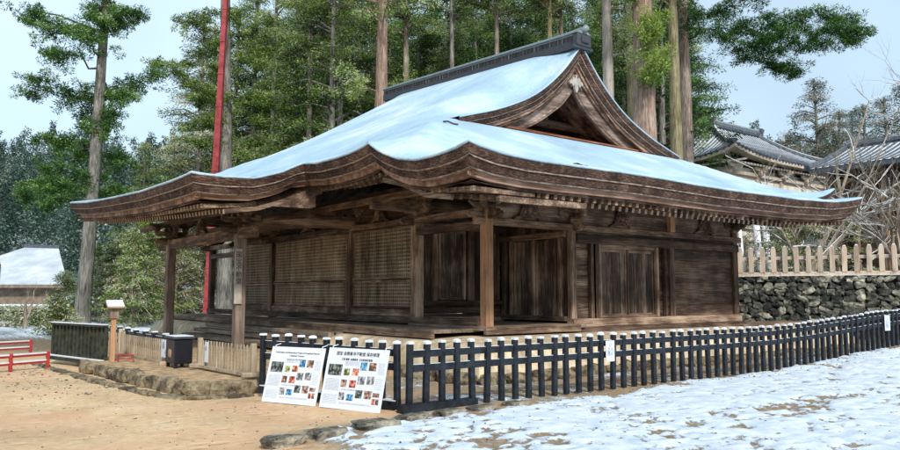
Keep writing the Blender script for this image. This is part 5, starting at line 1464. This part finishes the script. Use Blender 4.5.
for z in (9.9, 8.9, 6.2): slab('beam', 'gate_wall', (45.9, 59.5, 28.51, 28.79, z, z+.26), gate); slab('beam', 'gate_wall', (45.92, 46.2, 28.45, 35.2, z+.002, z+.258), gate)
for x in (46.2, 49.4, 52.6, 55.8, 59.2):
    m = MB(); block(m, x, 28.45, 10.02, .5, .3); boat(m, x, 28.35, 10.3, 1.6, .25, .16, 'x'); boat(m, x, 28.35, 10.3, 1.2, .24, .16, 'y'); m.build('bracket', M['gate_wall'], gate)
m = MB()
for k in range(38): m.beam((45.6+k*.39, 27.95, 10.62), (45.6+k*.39, 29.6, 10.95), .12, .12)
for k in range(23): m.beam((45.35, 28.0+k*.38, 10.62), (47.0, 28.0+k*.38, 10.95), .12, .12)
m.build('rafters', M['gate_wall2'], gate)
# second hall: ridge along y, tiled slope facing left, dark timber below
h2 = thing('tiled_hall', 'dark timber hall with snow-striped tiled roof at the right edge', 'building', (52, 20, 2.5))
surf = MB(); rib = MB(); sn = MB()
def S2(y, t): return Vector((47.0 + 5.5*t, y, 9.55 + 2.0*(t*.75+.25*t*t)))
ys = [17.9 + i*.45 for i in range(14)]
surf.strip([[S2(y, t/8) for y in ys] for t in range(9)]); surf.strip([[Vector((105-(S2(y, t/8)).x, y, S2(y, t/8).z)) for y in ys] for t in range(9)])
surf.strip([[S2(y, 0)+Vector((0,0,a)) for y in ys] for a in (0,-.25)] + [[S2(y, .2)+Vector((0,0,-.5)) for y in ys]])
for y in ys: rib.tube([S2(y, t/6)+Vector((0,0,.05)) for t in range(7)], .09, 6)
for a, b in zip(ys, ys[1:]): sn.strip([[S2(yy, t/8)+Vector((0,0,.06)) for yy in (a+.11, b-.11)] for t in range(9)])
ro = surf.build('tiled_roof', M['tile'], h2); rib.build('tile_ribs', M['tile'], ro); sn.build('roof_snow', M['snow2'], ro)
m = MB(); m.tube([(52.5, 17.8, 11.7), (52.5, 23.9, 11.7)], .28, 8); m.build('ridge_tiles', M['tile'], ro)
m = MB(); m.tube([S2(23.85, t/8)+Vector((0,0,.15)) for t in range(9)], .2, 7); m.build('verge_tiles', M['tile'], ro)
m = MB(); m.prism([(48.6,9.5),(56.4,9.5),(52.5,11.3)], lambda u, v, t: (u, t, v), 23.3, 23.5); m.prism([(48.6,9.5),(56.4,9.5),(52.5,11.3)], lambda u, v, t: (u, t, v), 18.1, 18.3); m.build('gable_wall', M['wood_v'], h2)
slab('wall', 'wood_v', (48.8, 56.2, 18.1, 23.4, 2.4, 9.6), h2)
for y in (18.2, 20.0, 21.7, 23.3): slab('post', 'mwood_v', (48.5, 48.8, y-.14, y+.14, 2.4, 9.6), h2)
for z in (4.2, 8.7): slab('beam', 'mwood_y', (48.44, 48.7, 18, 23.5, z, z+.25), h2)
for x in (50.5, 52.6, 54.6): slab('post', 'mwood_v', (x-.14, x+.14, 17.86, 18.1, 2.4, 9.6), h2)
# white posts beyond the timber fence
for i, (x, y, ln, lb) in enumerate(((41.1, 25.0, -.22, 'single white wrapped post standing left of the white pair'), (41.9, 24.35, -.15, 'left post of the white wrapped pair behind the fence'), (42.45, 24.0, -.26, 'right post of the white wrapped pair behind the fence'))):
    t = thing('white_post', lb, 'post', (x, y, 2.45), 'white wrapped posts')
    m = MB(); a = side(ln); m.tube([(x, y, 2.4), (x+a[0]*.5, y+a[1]*.5, 4.3), (x+a[0], y+a[1], 6.2)], [.21, .2, .19], 12); m.build('shaft', M['white_post'], t, smooth=True)
    m = MB(); m.tube([(x, y, 2.4), (x, y, 2.75)], .27, 12); m.build('base', M['rock_grey'], t)
# snowed-in house far left and the walls before it
hs = thing('farmhouse', 'house with a broad snow-covered roof far off at the left edge', 'house', (12, 86, 0))
def fl(s, dep, z): return (FW.x*dep + RT.x*s, FW.y*dep + RT.y*s, z)
m = MB(); bs = fl
A = [bs(-50,70,2.6), bs(-34.9,69,2.6), bs(-40.6,78,6.5), bs(-44.4,79,6.7)]
B = [bs(-50,90,2.6), bs(-44.6,88,2.6)]
m.add(A + B, [(0,1,2,3), (1,5,2), (5,4,3,2), (4,0,3)]); ro = m.build('roof', M['snow3'], hs)
m = MB(); m.add([bs(-50,70,2.58), bs(-34.9,69,2.58), bs(-44.6,88,2.58), bs(-50,90,2.58)] + [bs(-50,70,2.3), bs(-34.9,69,2.3), bs(-44.6,88,2.3), bs(-50,90,2.3)], [(3,2,1,0),(4,5,6,7),(0,1,5,4),(1,2,6,5),(2,3,7,6),(3,0,4,7)]); m.build('eave', M['house_wall'], hs)
m = MB(); m.beam(bs(-44.6,79,6.8), bs(-40.4,78,6.6), .5, .35); m.build('ridge', M['tile'], ro)
m = MB(); m.add([bs(-49,71,2.3), bs(-35.6,70,2.3), bs(-44.8,87,2.3), bs(-49,89,2.3)] + [bs(-49,71,-.5), bs(-35.6,70,-.5), bs(-44.8,87,-.5), bs(-49,89,-.5)], [(0,1,2,3),(0,4,5,1),(1,5,6,2),(2,6,7,3),(3,7,4,0)]); m.build('wall', M['house_wall'], hs)
for k in range(5):
    s = -47+k*2.3; m = MB(); m.beam(bs(s,70.8,1.2), bs(s+1.2,70.75,1.2), .1, 1.5); m.build('window', M['dark'], hs)
t = thing('garden_wall', 'long low brown wall with a snowy coping in front of the farmhouse', 'wall', fl(-30, 57, 0))
m = MB(); m.beam(fl(-45,57,.4), fl(-12,54,.4), .3, .9); m.build('wall', M['house_wall'], t)
m = MB(); m.beam(fl(-45,57,.91), fl(-12,54,.91), .5, .13); m.build('coping_snow', M['snow2'], t)
t = thing('reed_fence', 'low tan reed fence across the garden at far left', 'fence', fl(-20, 43, 0))
m = MB(); n = 90
for k in range(n):
    s = -27+k*.17; m.box(0,0,0,0,0,0) if False else m.beam(fl(s,43,-.1), fl(s,43,.42+.03*math.sin(k*1.7)), .12, .05)
m.build('reeds', M['tanfence2'], t)
m = MB(); m.beam(fl(-27.1,42.95,.30), fl(-11.8,42.95,.30), .05, .06); m.build('rail', M['tanfence'], t)

# red mast leaning beyond the porch
t = thing('red_mast', 'tall leaning red steel mast rising behind the porch roof', 'mast', (16.08, 44.78, 0))
p0 = Vector((16.08, 44.80, 0)); p1 = Vector((15.86, 42.2, 24)); d = (p1-p0).normalized(); sd = Vector((RT.x, RT.y, 0))
m = MB(); 
m.add([tuple(p + sd*a*w_ + FW*b) for p, w_ in ((p0, .23), (p1, .10)) for a, b in ((-1,-.16),(1,-.16),(1,.16),(-1,.16))], [(0,1,2,3),(7,6,5,4),(0,4,5,1),(1,5,6,2),(2,6,7,3),(3,7,4,0)]); m.build('mast_body', M['redsteel'], t)
for k in range(12):
    p = p0.lerp(p1, (k+.7)/12.5); m = MB(); m.beam(p - sd*(.25-.011*k) - FW*.17, p + sd*(.25-.011*k) - FW*.17, .03, .08); m.build('collar', M['redsteel'], t)
# fallen twigs on the roof
for i, (x, y, lb) in enumerate(((12.4, 11.6, 'short dark twig lying on the snow of the right roof slope'), (12.1, 15.0+.0, 'tiny twig on the roof snow left of the gable'))):
    if i: x, y = 11.0, 14.6
    m = MB(); z = roof_z(x, y)
    m.tube([(x, y, z+.03), (x+.15, y+.02, roof_z(x+.15, y+.02)+.05), (x+.3, y-.02, roof_z(x+.3, y-.02)+.02), (x+.42, y-.05, roof_z(x+.42, y-.05)+.03)], .022, 5)
    tag(m.build('fallen_twig', M['twig_dark']), lb, 'twig')
